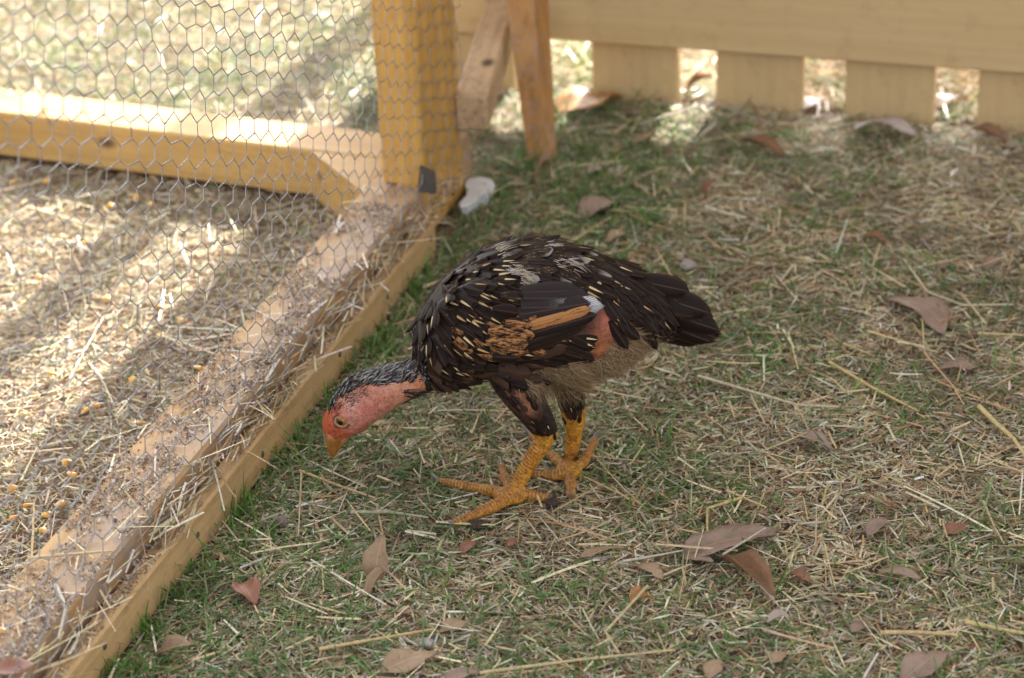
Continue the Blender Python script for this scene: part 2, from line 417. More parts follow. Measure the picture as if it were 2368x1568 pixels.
# ------------------------------------------------------------------ wooden stand behind the post
STAND = empty('wooden_stand', tuple(G(1250, 372))); tag(STAND, 'weathered wooden stand leg with a low crossbar, behind the coop corner', 'wooden stand')
l0, l1, l2 = G(1222, 376), G(1256, 386), G(1288, 371)
top = [V(1170, 0, 2.80), V(1236, 0, 2.80), V(1268, 0, 2.83)]
foot = [l0, l1, l2, l2 + (l0 - l1)]; tp = [*top, top[2] + (top[0] - top[1])]
tp = [f_ + (t_ - f_) * 2.6 for f_, t_ in zip(foot, tp)]
sub = 6; vv = []
for i in range(sub + 1):
    for f_, t_ in zip(foot, tp): vv.append(f_ + (t_ - f_) * i / sub)
qq = [(i * 4 + j, i * 4 + (j + 1) % 4, i * 4 + 4 + (j + 1) % 4, i * 4 + 4 + j) for i in range(sub) for j in range(4)] + [(3, 2, 1, 0), tuple(sub * 4 + j for j in range(4))]
leg = link('leg', np_mesh('leg', vv, qq), M_LEG, STAND)
bz = .142; bA = G(1040, 249, bz); bB = G(1126, 222, bz); bd = G(1178, 52, bz) - bB; bd /= np.linalg.norm(bd)
bw = bB - bA; bw = bw - bd * (bw @ bd)
board('crossbar', bB - bw - np.array([0, 0, .046]), bd * .37, bw, (0, 0, .046), M_BAR, STAND, .003)

# unseen post beyond the fence, added to cast a shadow strip across the coop floor
for nm, p, h, wd, lb in (('shadow_post', (-.455 + .342 * 1.9, 2.60 + .94 * 1.9, 0), 1.9, .058, 'square wooden post added out of view to cast a shadow strip on the coop floor'),):
    o = board(nm, p, (0, 0, h), (wd, 0, 0), (0, wd, 0), M_LEG, None); tag(o, lb, 'post')

def shrub():  # unseen shrub, added to keep the sun off the right-hand picket gaps
    c = np.array([1.52, 4.95, 1.25]); root = empty('shade_shrub', (c[0], c[1], 0)); tag(root, 'leafy green shrub added out of view beyond the fence to shade its right part', 'shrub')
    n = 2600; d = RNG.normal(0, 1, (n, 3)); d /= np.linalg.norm(d, axis=1, keepdims=True); P = c + d * np.array([.46, .34, .36]) * (RNG.random((n, 1)) ** .4)
    a1 = RNG.normal(0, 1, (n, 3)); a1 /= np.linalg.norm(a1, axis=1, keepdims=True); a2 = np.cross(a1, RNG.normal(0, 1, (n, 3))); a2 /= np.linalg.norm(a2, axis=1, keepdims=True)
    L_ = RNG.uniform(.025, .05, (n, 1)); v = np.stack([P - a1 * L_, P + a2 * L_ * .4, P + a1 * L_, P - a2 * L_ * .4], 1).reshape(-1, 3)
    link('crown', np_mesh('crown', v, np.arange(n * 4).reshape(-1, 4), col=np.repeat(pick([(.06, .12, .03), (.09, .16, .04)], n, [1, 1]), 4, 0)), M_GREEN, root)
    P0 = [np.array([c[0], c[1], 0.]), c + np.array([.02, 0, -.6]), c + np.array([-.01, .02, -.1])]
    v, q = tubes(np.array([P0, [P0[1], c + np.array([.15, 0, -.2]), c + np.array([.25, .05, .1])], [P0[1], c + np.array([-.15, 0, -.2]), c + np.array([-.25, .05, .1])]]), np.array([[.03, .02, .01], [.014, .01, .005], [.014, .01, .005]]), 8)
    link('trunk', np_mesh('trunk', v, q, smooth=True), M_LEG, root)
# ------------------------------------------------------------------ white plastic hook by the post
def plastic():
    out = [(1056, 474), (1062, 481), (1078, 479), (1100, 465), (1116, 447), (1138, 440), (1150, 428), (1146, 415), (1128, 407), (1105, 405), (1086, 408), (1075, 416), (1072, 428), (1080, 438), (1076, 454)]
    zt = .020
    pts = np.array([G(x, y, zt) for x, y in out]); n = len(pts)
    c = pts.mean(0); pts[:, :2] = c[:2] + (pts[:, :2] - c[:2]) * .88
    low = pts.copy(); low[:, 2] = .002; low[:, :2] = c[:2] + (low[:, :2] - c[:2]) * .86
    mid = pts.copy(); mid[:, 2] = zt - .0015; mid[:, :2] = c[:2] + (pts[:, :2] - c[:2]) * 1.03
    v = np.concatenate([pts, mid, low])
    me = bpy.data.meshes.new('plastic_hook')
    faces = [tuple(range(n))[::-1]] + [(i, (i + 1) % n, n + (i + 1) % n, n + i) for i in range(n)] + [(n + i, n + (i + 1) % n, 2 * n + (i + 1) % n, 2 * n + i) for i in range(n)] + [tuple(range(2 * n, 3 * n))]
    me.from_pydata([tuple(x) for x in v], [], faces); me.update()
    import bmesh
    bm = bmesh.new(); bm.from_mesh(me); bmesh.ops.recalc_face_normals(bm, faces=bm.faces); bm.to_mesh(me); bm.free()
    o = link('plastic_hook', me, M_PLASTIC); tag(o, 'white plastic hook lying at the foot of the yellow post', 'plastic hook')
plastic()

# ------------------------------------------------------------------ grass, straw and litter
def project(P):
    c = (P - np.array([0, 0, H])) @ R
    return CX + F * c[:, 0] / -c[:, 2], CY - F * c[:, 1] / -c[:, 2]
def fbm(x, y, seed, fr):
    r = np.random.default_rng(seed); o = np.zeros_like(x)
    for k in range(9):
        a = r.uniform(0, 6.28); f = fr * r.uniform(.5, 2.4); o += np.sin((x * math.cos(a) + y * math.sin(a)) * f + r.uniform(0, 6.28))
    return o / 3.0
def ground_points(n, margin=130):
    n = int(n * 1.97)
    x = RNG.uniform(-1.7, 1.7, n); y = RNG.uniform(1.05, 4.45, n)
    px, py = project(np.stack([x, y, np.zeros(n)], -1))
    k = (px > -margin) & (px < 2368 + margin) & (py > -margin * .5) & (py < 1568 + margin)
    k |= (RNG.random(n) < .38) & (px > -1000) & (px < 3400)          # the lawn goes on beyond the frame, a little thinner
    perp = x * N[0] + y * N[1]; lr = (x - LP[0]) * LN[0] + (y - LP[1]) * LN[1]; lv = (x - LP[0]) * LV[0] + (y - LP[1]) * LV[1]
    fr = (x - FP[0]) * FN[0] + (y - FP[1]) * FN[1]; fkk = (x - FP[0]) * FD[0] + (y - FP[1]) * FD[1]
    s = x * U[0] + y * U[1]
    k &= ~((perp > -.962) & (perp < -.860) & (s < 2.315)) & ~((lr > -.003) & (lr < .082) & (lv > -.07))
    k &= ~((perp > -.962) & (perp < -.884) & (s >= 2.315) & (s < 2.5))
    k &= ~((fr > -.01) & (fr < .02) & (fkk > edges[0][0]))
    return x[k], y[k]
def inside(x, y):
    return (x * N[0] + y * N[1] < -.955) & ((x - LP[0]) * LN[0] + (y - LP[1]) * LN[1] < .01)
def blades(x, y, z, az, L, W, pitch, curve, roll, tip, k=3):
    t = np.linspace(0, 1, k)[None, :]
    h = np.stack([np.cos(az), np.sin(az), 0 * az], -1); sp = np.stack([-np.sin(az), np.cos(az), 0 * az], -1)
    pos = np.stack([x, y, z], -1)[:, None, :] + h[:, None, :] * (L * np.cos(pitch))[:, None, None] * t[..., None]
    pos = pos + np.array([0, 0, 1.]) * (L[:, None] * (t * np.sin(pitch)[:, None] - curve[:, None] * t ** 2))[..., None]
    pos[..., 2] = np.maximum(pos[..., 2], .0005)
    side = np.cos(roll)[:, None] * sp + np.sin(roll)[:, None] * np.array([0, 0, 1.])
    wd = (W[:, None] * (np.interp(t[0], [0, .5, 1], [.85, 1, 0])[None, :] + tip[:, None] * np.interp(t[0], [0, .5, 1], [0, 0, 1])[None, :])) / 2
    a = pos + side[:, None, :] * wd[..., None]; b_ = pos - side[:, None, :] * wd[..., None]
    v = np.stack([a, b_], 2).reshape(len(x), -1, 3)
    base = (np.arange(len(x)) * 2 * k)[:, None]
    q = np.concatenate([base + np.array([[2 * i, 2 * i + 1, 2 * i + 3, 2 * i + 2]]) for i in range(k - 1)], 0)
    return v.reshape(-1, 3), q
def pick(pal, n, wts, jit=.16):
    pal = np.array(pal); c = pal[RNG.choice(len(pal), n, p=np.array(wts) / sum(wts))]
    return np.clip(c * (1 + RNG.normal(0, jit, (n, 1))) * (1 + RNG.normal(0, .05, (n, 3))), .01, .85)
DRYP = [(.56, .46, .285), (.68, .60, .42), (.36, .25, .145), (.50, .455, .35), (.38, .22, .125), (.76, .71, .60)]
GRNP = [(.095, .20, .045), (.14, .25, .065), (.20, .27, .125), (.28, .32, .18), (.11, .18, .08)]
def rep(c, k): return np.repeat(c, k, 0)

# short dry clippings
x, y = ground_points(440000); n = len(x)
ins = inside(x, y)
keep = (~ins) | (RNG.random(n) < .55); x, y, ins = x[keep], y[keep], ins[keep]; n = len(x)
L = np.clip(RNG.lognormal(-4.25, .42, n), .006, .04)
v, q = blades(x, y, RNG.uniform(.0005, .0070, n) * RNG.random(n) ** .5, RNG.uniform(0, 6.283, n), L, RNG.uniform(.0009, .0024, n), RNG.normal(.01, .11, n), RNG.normal(0, .08, n), RNG.normal(0, .45, n), RNG.uniform(.2, .9, n))
c = pick(DRYP, n, [4.5, 2.6, 2.6, 3.6, 1.1, .8], .24)
patch = np.clip(.92 + .13 * fbm(x, y, 51, 26) + .10 * fbm(x, y, 52, 70), .6, 1.25)          # bleached and weathered patches of turf
c = np.clip(c * patch[:, None], .01, .85)
c[ins] = np.clip(c[ins] * 1.0 + .02, 0, .8)
o = link('dry_grass', np_mesh('dry_grass', v, q, col=rep(c, 6)), M_DRY); tag(o, 'dry tan grass clippings matted over the ground', 'dry grass', kind='stuff')

# green blades
x, y = ground_points(260000); n = len(x)
perp = x * N[0] + y * N[1]
pr = .36 + .22 * fbm(x, y, 4, 14) + .12 * fbm(x, y, 6, 45)
pr += .55 * np.exp(-((perp + .835) / .035) ** 2) * (perp > -.866)
pr += .60 * np.exp(-(((x - .10) / .14) ** 2 + ((y - 2.68) / .20) ** 2))
pr += .30 * np.exp(-(((x + .16) / .12) ** 2 + ((y - 1.82) / .14) ** 2)) + .25 * np.exp(-(((x + .2) / .14) ** 2 + ((y - 1.62) / .12) ** 2))
pr -= .18 * np.clip((x - .22) / .25, 0, 1)
pr[inside(x, y)] *= .07
k = RNG.random(n) < np.clip(pr, .03, .95); x, y = x[k], y[k]; n = len(x)
perp = x * N[0] + y * N[1]
tall = (RNG.random(n) < .12) | ((perp > -.866) & (perp < -.82) & (RNG.random(n) < .35))
L = np.clip(RNG.lognormal(-4.15, .4, n), .007, .04) * np.where(tall, 1.7, 1.0)
pitch = np.where(tall, RNG.uniform(.3, 1.15, n), RNG.uniform(-.05, .5, n))
v, q = blades(x, y, RNG.uniform(.001, .007, n), RNG.uniform(0, 6.283, n), L, RNG.uniform(.0010, .0023, n), pitch, RNG.uniform(0, .35, n), RNG.normal(0, .5, n), np.full(n, .12), 4)
c = pick(GRNP, n, [4, 4, 3, 2, 2], .2)
o = link('green_grass', np_mesh('green_grass', v, q, col=rep(c, 8)), M_GREEN); tag(o, 'short green grass blades growing through the dry litter', 'grass', kind='stuff')

# rooted tufts, thickest along the foot of the batten
tx, ty = [], []
for i in range(115):
    if i < 60: p = S(RNG.uniform(1.35, 2.30), -.8646 + abs(RNG.normal(.008, .014)), 0)
    else: p = np.array([RNG.uniform(-.05, .75), RNG.uniform(1.55, 2.85), 0]) if i < 90 else np.array([RNG.uniform(-.02, .25), RNG.uniform(2.5, 2.88), 0])
    m_ = RNG.integers(5, 13); tx.append(p[0] + RNG.normal(0, .006, m_)); ty.append(p[1] + RNG.normal(0, .006, m_))
x, y = np.concatenate(tx), np.concatenate(ty); k = (x * N[0] + y * N[1]) > -.8635; x, y = x[k], y[k]; n = len(x)
v, q = blades(x, y, np.full(n, .001), RNG.uniform(0, 6.283, n), RNG.uniform(.016, .048, n), RNG.uniform(.0014, .0028, n), RNG.uniform(.45, 1.35, n), RNG.uniform(.1, .5, n), RNG.normal(0, .5, n), np.full(n, .1), 6)
c = pick([(.075, .19, .03), (.11, .25, .045), (.16, .27, .075), (.42, .36, .2)], n, [4, 4, 2, 1], .18)
o = link('grass_tufts', np_mesh('grass_tufts', v, q, col=rep(c, 12)), M_GREEN); tag(o, 'taller tufts of fresh green grass along the batten', 'grass', kind='stuff')

# loose straw
x, y = ground_points(4400); n = len(x)
L = np.clip(RNG.lognormal(-3.2, .55, n), .015, .14)
v, q = blades(x, y, RNG.uniform(.006, .013, n), RNG.uniform(0, 6.283, n), L, RNG.uniform(.0010, .0026, n), RNG.normal(.0, .07, n), RNG.normal(0, .05, n), RNG.normal(0, .35, n), RNG.uniform(.5, 1, n), 5)
STRP = [(.60, .47, .28), (.68, .58, .39), (.52, .37, .20), (.66, .62, .53), (.46, .31, .18)]
c = pick(STRP, n, [4, 3, 3, 1.2, 1], .12)
o = link('loose_straw', np_mesh('loose_straw', v, q, col=rep(c, 10)), M_STRAW); tag(o, 'loose yellow straw strewn over the grass and coop floor', 'straw', kind='stuff')

# straw caught between rail and batten, under the netting
n = 1000
s = RNG.uniform(1.32, 2.40, n); f = RNG.random(n); pp = -.8860 + .019 * f; z = .0675 - .022 * f + RNG.normal(0, .003, n)
z = np.maximum(z, .046)
clump = .5 + .5 * np.sin(s * 23 + 1) * np.sin(s * 9.1)
k = RNG.random(n) < .22 + .78 * clump; s, pp, z = s[k], pp[k], z[k]; n = len(s)
P0 = U * s[:, None] + N * pp[:, None] + np.array([0, 0, 1.]) * z[:, None]
az = math.atan2(U[1], U[0]) + RNG.normal(0, .48, n) + math.pi * (RNG.random(n) < .5)
L = np.clip(RNG.lognormal(-3.45, .45, n), .012, .075)
v, q = blades(P0[:, 0], P0[:, 1], P0[:, 2], az, L, RNG.uniform(.0010, .0026, n), RNG.normal(.02, .16, n), RNG.normal(0, .1, n), RNG.normal(-.5, .5, n), RNG.uniform(.3, 1, n), 4)
c = pick(STRP + [(.42, .36, .27)], n, [4, 3, 2, 2, 1, 3], .14)
o = link('caught_straw', np_mesh('caught_straw', v, q, col=rep(c, 8)), M_STRAW); tag(o, 'wad of straw caught between the coop rail and its batten', 'straw', kind='stuff')
# bits of straw on the rail
n = 120
s = RNG.uniform(1.35, 2.4, n); pp = RNG.uniform(-.955, -.890, n)
P0 = U * s[:, None] + N * pp[:, None]
v, q = blades(P0[:, 0], P0[:, 1], RNG.uniform(.0715, .075, n), RNG.uniform(0, 6.283, n), np.clip(RNG.lognormal(-3.9, .5, n), .008, .06), RNG.uniform(.0009, .0022, n), np.zeros(n), RNG.normal(0, .02, n), RNG.normal(0, .2, n), np.full(n, .8))
o = link('rail_straw', np_mesh('rail_straw', v, q, col=rep(pick(STRP, n, [4, 3, 2, 3, 1]), 6)), M_STRAW); tag(o, 'short bits of straw lying on top of the long coop rail', 'straw', kind='stuff')
# sawdust and grit: on the rail, its batten and the coop floor
n = 52000
s = RNG.uniform(1.32, 2.46, n); pp = np.where(RNG.random(n) < .88, -.8885 - .068 * RNG.random(n) ** 1.35, RNG.uniform(-.8835, -.8655, n))
pk = np.clip(.45 + .55 * fbm(s, pp * 3, 31, 18) + .3 * fbm(s, pp, 32, 90), .02, 1); k = RNG.random(n) < pk; s, pp = s[k], pp[k]; n = len(s)
P0 = U * s[:, None] + N * pp[:, None]; zt = np.where(pp > -.886, .0440, .0708)
x2, y2 = ground_points(150000); k = inside(x2, y2); x2, y2 = x2[k], y2[k]
X2 = np.concatenate([P0[:, 0], x2]); Y2 = np.concatenate([P0[:, 1], y2]); Z2 = np.concatenate([zt, RNG.uniform(.001, .006, len(x2))]); n = len(X2)
sz = np.clip(RNG.lognormal(-6.5, .5, n), .0005, .004)
v, q = blades(X2, Y2, Z2, RNG.uniform(0, 6.283, n), sz, sz * RNG.uniform(.5, 1, n), RNG.uniform(0, .9, n), np.zeros(n), RNG.uniform(-.7, .7, n), np.full(n, .7), 2)
c = pick([(.52, .43, .34), (.64, .57, .48), (.34, .23, .17), (.15, .10, .085), (.48, .35, .24)], n, [4, 4, 3, 2, 2])
o = link('sawdust', np_mesh('sawdust', v, q, col=rep(c, 4)), M_FLAKE); tag(o, 'sawdust and grit scattered on the rail and coop floor', 'sawdust', kind='stuff')

shrub()
# ------------------------------------------------------------------ fallen leaves, one by one
def leaf_mat(name, c1, c2):
    m, t, b = mat(name)
    uv = attr(t, 'fuv', 'Vector'); sx = nd(t, 'ShaderNodeSeparateXYZ'); t.links.new(uv, sx.inputs[0])
    au = math_n(t, 'ABSOLUTE', sx.outputs[0])
    tc = nd(t, 'ShaderNodeTexCoord'); n1 = noise(t, tc.outputs['Object'], 30, 4); n2 = noise(t, tc.outputs['Object'], 300, 3)
    c = ramp(t, n1, [(.3, c2), (.65, c1)])
    c = mixc(t, ramp(t, n2, [(.55, (0, 0, 0)), (.75, (.5, .5, .5))]), c, tuple(x * .55 for x in c2))
    vein = ramp(t, au, [(0, (1, 1, 1)), (.06, (0, 0, 0))])
    sv = math_n(t, 'SINE', math_n(t, 'MULTIPLY', math_n(t, 'SUBTRACT', sx.outputs[1], math_n(t, 'MULTIPLY', au, .22)), 62))
    sv = ramp(t, sv, [(.93, (0, 0, 0)), (1, (.35, .35, .35))])
    c = mixc(t, math_n(t, 'MULTIPLY', math_n(t, 'MAXIMUM', vein, sv), .5), c, tuple(min(1, x * 1.7) for x in c1))
    t.links.new(c, b.inputs['Base Color']); b.inputs['Roughness'].default_value = .5; b.inputs['Specular IOR Level'].default_value = .35
    bump(t, b, math_n(t, 'ADD', n2, vein), .25, .001)
    tr = nd(t, 'ShaderNodeBsdfTranslucent'); t.links.new(c, tr.inputs['Color']); mx = nd(t, 'ShaderNodeMixShader'); mx.inputs[0].default_value = .15
    t.links.new(b.outputs[0], mx.inputs[1]); t.links.new(tr.outputs[0], mx.inputs[2]); t.links.new(mx.outputs[0], t.nodes['Material Output'].inputs[0])
    return m
LM = {'mauve': leaf_mat('mauve leaf', (.32, .225, .175), (.22, .145, .11)), 'tan': leaf_mat('tan leaf', (.38, .26, .165), (.27, .175, .105)),
      'brown': leaf_mat('brown leaf', (.25, .13, .065), (.14, .07, .04)), 'red': leaf_mat('red brown leaf', (.30, .135, .085), (.21, .09, .06)),
      'orange': leaf_mat('orange leaf', (.46, .23, .075), (.34, .16, .06)), 'pale': leaf_mat('pale leaf', (.46, .375, .34), (.34, .26, .225))}
def make_leaf(p0, p1, wr, kind, label, z0=.007, z1=.008, curl=.10, fold=.15, bendy=0.0, torn=0, group=None):
    A, B = G(*p0, z0), G(*p1, z1); d = B - A; L = np.linalg.norm(d); d /= L
    up = np.array([0, 0, 1.]); sd_ = np.cross(up, d); sd_ /= np.linalg.norm(sd_); nn = np.cross(d, sd_)
    nu, nv = 7, 13; vs_, uv = [], []
    rr = random.Random(hash(label) % 9999 if False else sum(map(ord, label)))
    j1, j2 = rr.uniform(0, 6), rr.uniform(0, 6)
    for j in range(nv):
        t = j / (nv - 1)
        w_ = wr * L * .5 * (math.sin(math.pi * min(1, t ** .85)) ** .75) * (1 + .07 * math.sin(t * 17 + j1) + .05 * math.sin(t * 41 + j2))
        if torn and t > .62: w_ *= (1 - .55 * torn * abs(math.sin(t * 31 + j2)))
        w_ = max(w_, .0007)
        for i in range(nu):
            u = i / (nu - 1) * 2 - 1
            wob = .06 * L * math.sin(t * 7 + j1 + u * 2) * (abs(u) ** 1.5)
            h = fold * w_ * abs(u) ** 1.4 + curl * L * (4 * t * (1 - t)) + wob * .6 - (.10 * w_ * math.sin(9 * t + j2) * u)
            pnt = A + d * (L * t) + sd_ * (w_ * u + bendy * L * math.sin(math.pi * t)) + nn * h
            pnt[2] = max(pnt[2], .004); vs_.append(pnt); uv.append((u, t))
    base = A.copy(); base[2] = z0
    q = [(j * nu + i, j * nu + i + 1, (j + 1) * nu + i + 1, (j + 1) * nu + i) for j in range(nv - 1) for i in range(nu - 1)]
    me = np_mesh('fallen_leaf', np.array(vs_) - base, q, smooth=True, uv=uv)
    o = link('fallen_leaf', me, LM[kind]); o.location = base
    sm = o.modifiers.new('thickness', 'SOLIDIFY'); sm.thickness = .0004
    tag(o, label, 'leaf', group or 'dead leaves lying on the ground')
LEAVES = [
 ((1577, 1286), (1795, 1233), .42, 'mauve', 'large mauve brown leaf under a straw, lower right of the hen', dict(fold=.3, curl=.05)),
 ((1580, 1290), (1650, 1300), .50, 'mauve', 'torn mauve leaf piece touching the large leaf at its pointed end', dict()),
 ((1672, 1296), (1795, 1385), .28, 'brown', 'curled brown leaf on edge below the large mauve leaf', dict(fold=1.2, curl=.08, z1=.014)),
 ((2030, 1322), (2128, 1338), .36, 'mauve', 'flat purplish leaf lying in the grass at lower right', dict()),
 ((1828, 1325), (1872, 1345), .75, 'red', 'small crumpled red brown leaf right of the curled brown leaf', dict(torn=1, fold=.5)),
 ((2004, 1240), (2060, 1215), .62, 'mauve', 'small grey mauve leaf standing slightly up, far right middle', dict(curl=.2, fold=.5)),
 ((2190, 1235), (2238, 1213), .70, 'red', 'ragged pinkish tan leaf scrap near the right edge', dict(torn=1)),
 ((2085, 1580), (2192, 1505), .45, 'mauve', 'dark mauve leaf cut by the bottom edge at right', dict(curl=.08)),
 ((1775, 1440), (1828, 1427), .5, 'pale', 'pale folded leaf scrap with a dark shadow under it, bottom right', dict(fold=.6, curl=.2, z0=.016, z1=.016)),
 ((1455, 1395), (1512, 1385), .75, 'orange', 'orange tan crumpled leaf below the hen, right of centre', dict(fold=.9, curl=.15, torn=1)),
 ((1480, 1305), (1533, 1340), .5, 'tan', 'ragged tan brown leaf left of the large mauve leaf', dict(torn=1)),
 ((1843, 1013), (1925, 1043), .42, 'mauve', 'pinkish leaf among straw right of the hen, below the pale stalk', dict(curl=.15, fold=.5)),
 ((1640, 1570), (1662, 1525), .6, 'tan', 'brown leaf tip at the bottom edge right of centre', dict(torn=1)),
 ((1782, 1535), (1818, 1508), .6, 'tan', 'faded tan leaf scrap near the bottom edge at right', dict()),
 ((1968, 1462), (2006, 1438), .6, 'mauve', 'grey brown leaf scrap half buried in straw, bottom right', dict()),
 ((868, 1345), (888, 1238), .62, 'tan', 'broad tan leaf standing up left of the front toes', dict(curl=.1, fold=.3, z1=.045)),
 ((848, 1378), (893, 1312), .35, 'tan', 'narrow folded tan leaf just below the broad tan leaf', dict(fold=1.0, z1=.02)),
 ((876, 1560), (1022, 1508), .48, 'tan', 'large brownish tan leaf at the bottom edge left of centre', dict(curl=.07, torn=.6)),
 ((1025, 1575), (1115, 1555), .5, 'mauve', 'mauve leaf cut by the bottom edge, centre', dict()),
 ((1015, 1465), (1092, 1438), .5, 'tan', 'torn tan leaf next to a whitish dropping, bottom centre', dict(torn=1)),
 ((1340, 1290), (1445, 1268), .22, 'tan', 'long narrow tan leaf below the far foot', dict()),
 ((1172, 1262), (1200, 1250), .8, 'red', 'tiny pink red leaf scrap just below the near foot', dict()),
 ((1068, 1280), (1098, 1252), .6, 'red', 'small reddish leaf below the long middle toe', dict()),
 ((365, 1518), (446, 1492), .6, 'tan', 'tan leaf with raised edges beside the coop batten, bottom left', dict(fold=.6, curl=.1, z1=.02)),
 ((556, 1350), (590, 1400), .6, 'red', 'small red brown leaf in green grass left of the tan leaves', dict(fold=.5)),
 ((2050, 688), (2182, 772), .40, 'mauve', 'long curved mauve leaf in straw right of the tail', dict(bendy=.16, curl=.04)),
 ((2165, 855), (2262, 850), .40, 'mauve', 'blunt greyish mauve leaf near the right edge below the curved leaf', dict()),
 ((2282, 622), (2308, 596), .5, 'mauve', 'small faded leaf near the right edge', dict(torn=.5)),
 ((2000, 545), (2048, 562), .5, 'brown', 'brown leaf scrap below the third picket', dict(fold=.6)),
 ((2172, 620), (2200, 606), .6, 'mauve', 'faint mauve leaf scrap below the right end of the fence', dict()),
 ((1968, 298), (2120, 312), .34, 'pale', 'long arched pale mauve leaf at the fence foot', dict(curl=.16, z0=.014, z1=.014)),
 ((2245, 298), (2330, 338), .36, 'brown', 'dark curled brown leaf at the fence foot, far right', dict(fold=.9, curl=.1, z0=.02)),
 ((1345, 505), (1414, 462), .62, 'mauve', 'roundish mauve leaf behind the back of the hen', dict(curl=.1)),
 ((1632, 455), (1656, 412), .6, 'red', 'red brown leaf standing among straw in front of the fence', dict(z1=.03, fold=.6)),
 ((1708, 330), (1815, 362), .30, 'brown', 'split brown leaf lying in front of the second picket gap', dict(fold=.7)),
 ((1462, 330), (1530, 315), .42, 'tan', 'sunlit tan leaf in a light patch before the fence', dict(curl=.12)),
 ((1282, 265), (1440, 225), .58, 'orange', 'big sunlit orange leaf with holes between the stand and fence', dict(curl=.08, fold=.25)),
 ((1592, 205), (1650, 178), .5, 'brown', 'brown leaf seen through the gap between two pickets', dict(fold=.8, z1=.03)),
 ((1406, 560), (1446, 535), .5, 'tan', 'faded tan leaf just above the hen, partly grown over', dict()),
 ((2165, 250), (2215, 228), .6, 'pale', 'pale leaf seen through the rightmost picket gap', dict(curl=.2)),
 ((1855, 255), (1892, 228), .6, 'pale', 'pale pink leaf behind the third picket gap', dict()),
 ((1240, 430), (1272, 352), .30, 'tan', 'long brown leaf leaning on the foot of the stand leg', dict(z0=.006, z1=.05, fold=.5)),
 ((1358, 402), (1398, 386), .5, 'pale', 'small pale leaf in green grass right of the stand leg', dict()),
]
for p0, p1, wr, kd, lb, kw in LEAVES: make_leaf(p0, p1, wr, kd, lb, **kw)
make_leaf((-30, 1566), (85, 1535), .55, 'red', 'dull red leaf lying on the rail at the bottom left corner', z0=.074, z1=.074, curl=.05)

# ------------------------------------------------------------------ long straw stalks, one by one
def stalk(pts, wd, label, c=(.56, .45, .26), z=.012, zs=None):
    zs = zs or [z] * len(pts)
    P = np.array([G(px, py, zz_) for (px, py), zz_ in zip(pts, zs)])
    fine = []
    for i in range(len(P) - 1):
        for t in np.linspace(0, 1, 6)[:-1]: fine.append(P[i] * (1 - t) + P[i + 1] * t)
    fine.append(P[-1]); fine = np.array(fine)
    base = fine[0].copy(); fine = fine - base
    r = np.linspace(1, .6, len(fine))[None, :] * wd / 2
    v, q = tubes(fine[None], r, 6)
    o = link('straw_stalk', np_mesh('straw_stalk', v, q, smooth=True, col=np.tile(np.array(c) * random.uniform(.9, 1.1), (len(v), 1))), M_STRAW); o.location = base
    tag(o, label, 'straw stalk', 'long straw stalks on the ground')
PALE = (.60, .53, .38)
STALKS = [
 ([(1614, 869), (1730, 903), (1843, 936), (1940, 941)], .0034, 'long pale straw stalk pointing right from below the tail', PALE),
 ([(1918, 837), (2010, 892), (2123, 951)], .0036, 'thick yellow straw stalk sloping down right of the pale stalk', (.58, .43, .19)),
 ([(2008, 766), (2090, 790), (2169, 815)], .0028, 'straw stalk just below the curved mauve leaf', (.56, .45, .24)),
 ([(2261, 770), (2390, 776)], .0026, 'level straw stalk reaching the right edge', (.56, .45, .24)),
 ([(2091, 600), (2145, 675), (2228, 706), (2344, 704)], .0028, 'kinked pale straw stalk above the curved mauve leaf', PALE),
 ([(2264, 940), (2310, 985), (2345, 1015), (2375, 1060)], .0058, 'wide flat yellow straw blade at the right edge', (.58, .46, .22)),
 ([(1950, 794), (2019, 822)], .0024, 'short bright straw stalk right of the tail tip', (.58, .46, .24)),
 ([(1440, 1298), (1500, 1288), (1579, 1273)], .0028, 'greyish straw stalk ending at the tip of the large mauve leaf', (.50, .44, .36)),
 ([(1715, 1151), (1635, 1176), (1636, 1249)], .0034, 'sharply bent yellow straw stalk above the large mauve leaf', (.55, .40, .18)),
 ([(1681, 1134), (1773, 1174)], .0028, 'straw stalk above right of the bent straw', (.56, .43, .22)),
 ([(1671, 1283), (1770, 1221)], .0024, 'grey straw stalk lying across the large mauve leaf', (.50, .45, .37), .028),
 ([(738, 1501), (870, 1478), (1002, 1455)], .0034, 'yellow straw stalk near the bottom edge left of centre', (.56, .42, .20)),
 ([(1110, 1556), (1330, 1527), (1560, 1503)], .0034, 'very long straw stalk along the bottom edge', (.55, .44, .25)),
 ([(1497, 1355), (1400, 1461), (1432, 1510)], .0030, 'bent straw stalk crossing the orange leaf', (.56, .46, .27), .018),
 ([(693, 1088), (780, 1122), (868, 1152)], .0032, 'straw stalk in the grass below the beak', (.52, .38, .20)),
 ([(697, 1092), (690, 1240)], .0022, 'thin straw stalk hanging down from the stalk below the beak', (.52, .38, .22)),
 ([(811, 1185), (900, 1184), (990, 1197)], .0040, 'dull grey green dry blade left of the long toe', (.34, .33, .22)),
 ([(1480, 287), (1645, 236), (1790, 290)], .0032, 'grey bent twig like stalk at the fence foot', (.42, .37, .32), .02),
 ([(2274, 1159), (2298, 1215), (2323, 1259)], .0028, 'steep straw stalk near the right edge', (.56, .44, .24)),
 ([(2233, 1438), (2300, 1452), (2380, 1467)], .0048, 'split yellow straw at the right edge near the bottom', (.58, .46, .22)),
 ([(2036, 1463), (2120, 1462), (2210, 1468)], .0044, 'flat tan straw blade at the lower right', (.52, .38, .20)),
 ([(1160, 640), (1060, 690)], .0020, 'thin stalk in grass behind the back of the hen', (.52, .42, .24)),
]
for a in STALKS: stalk(*a)
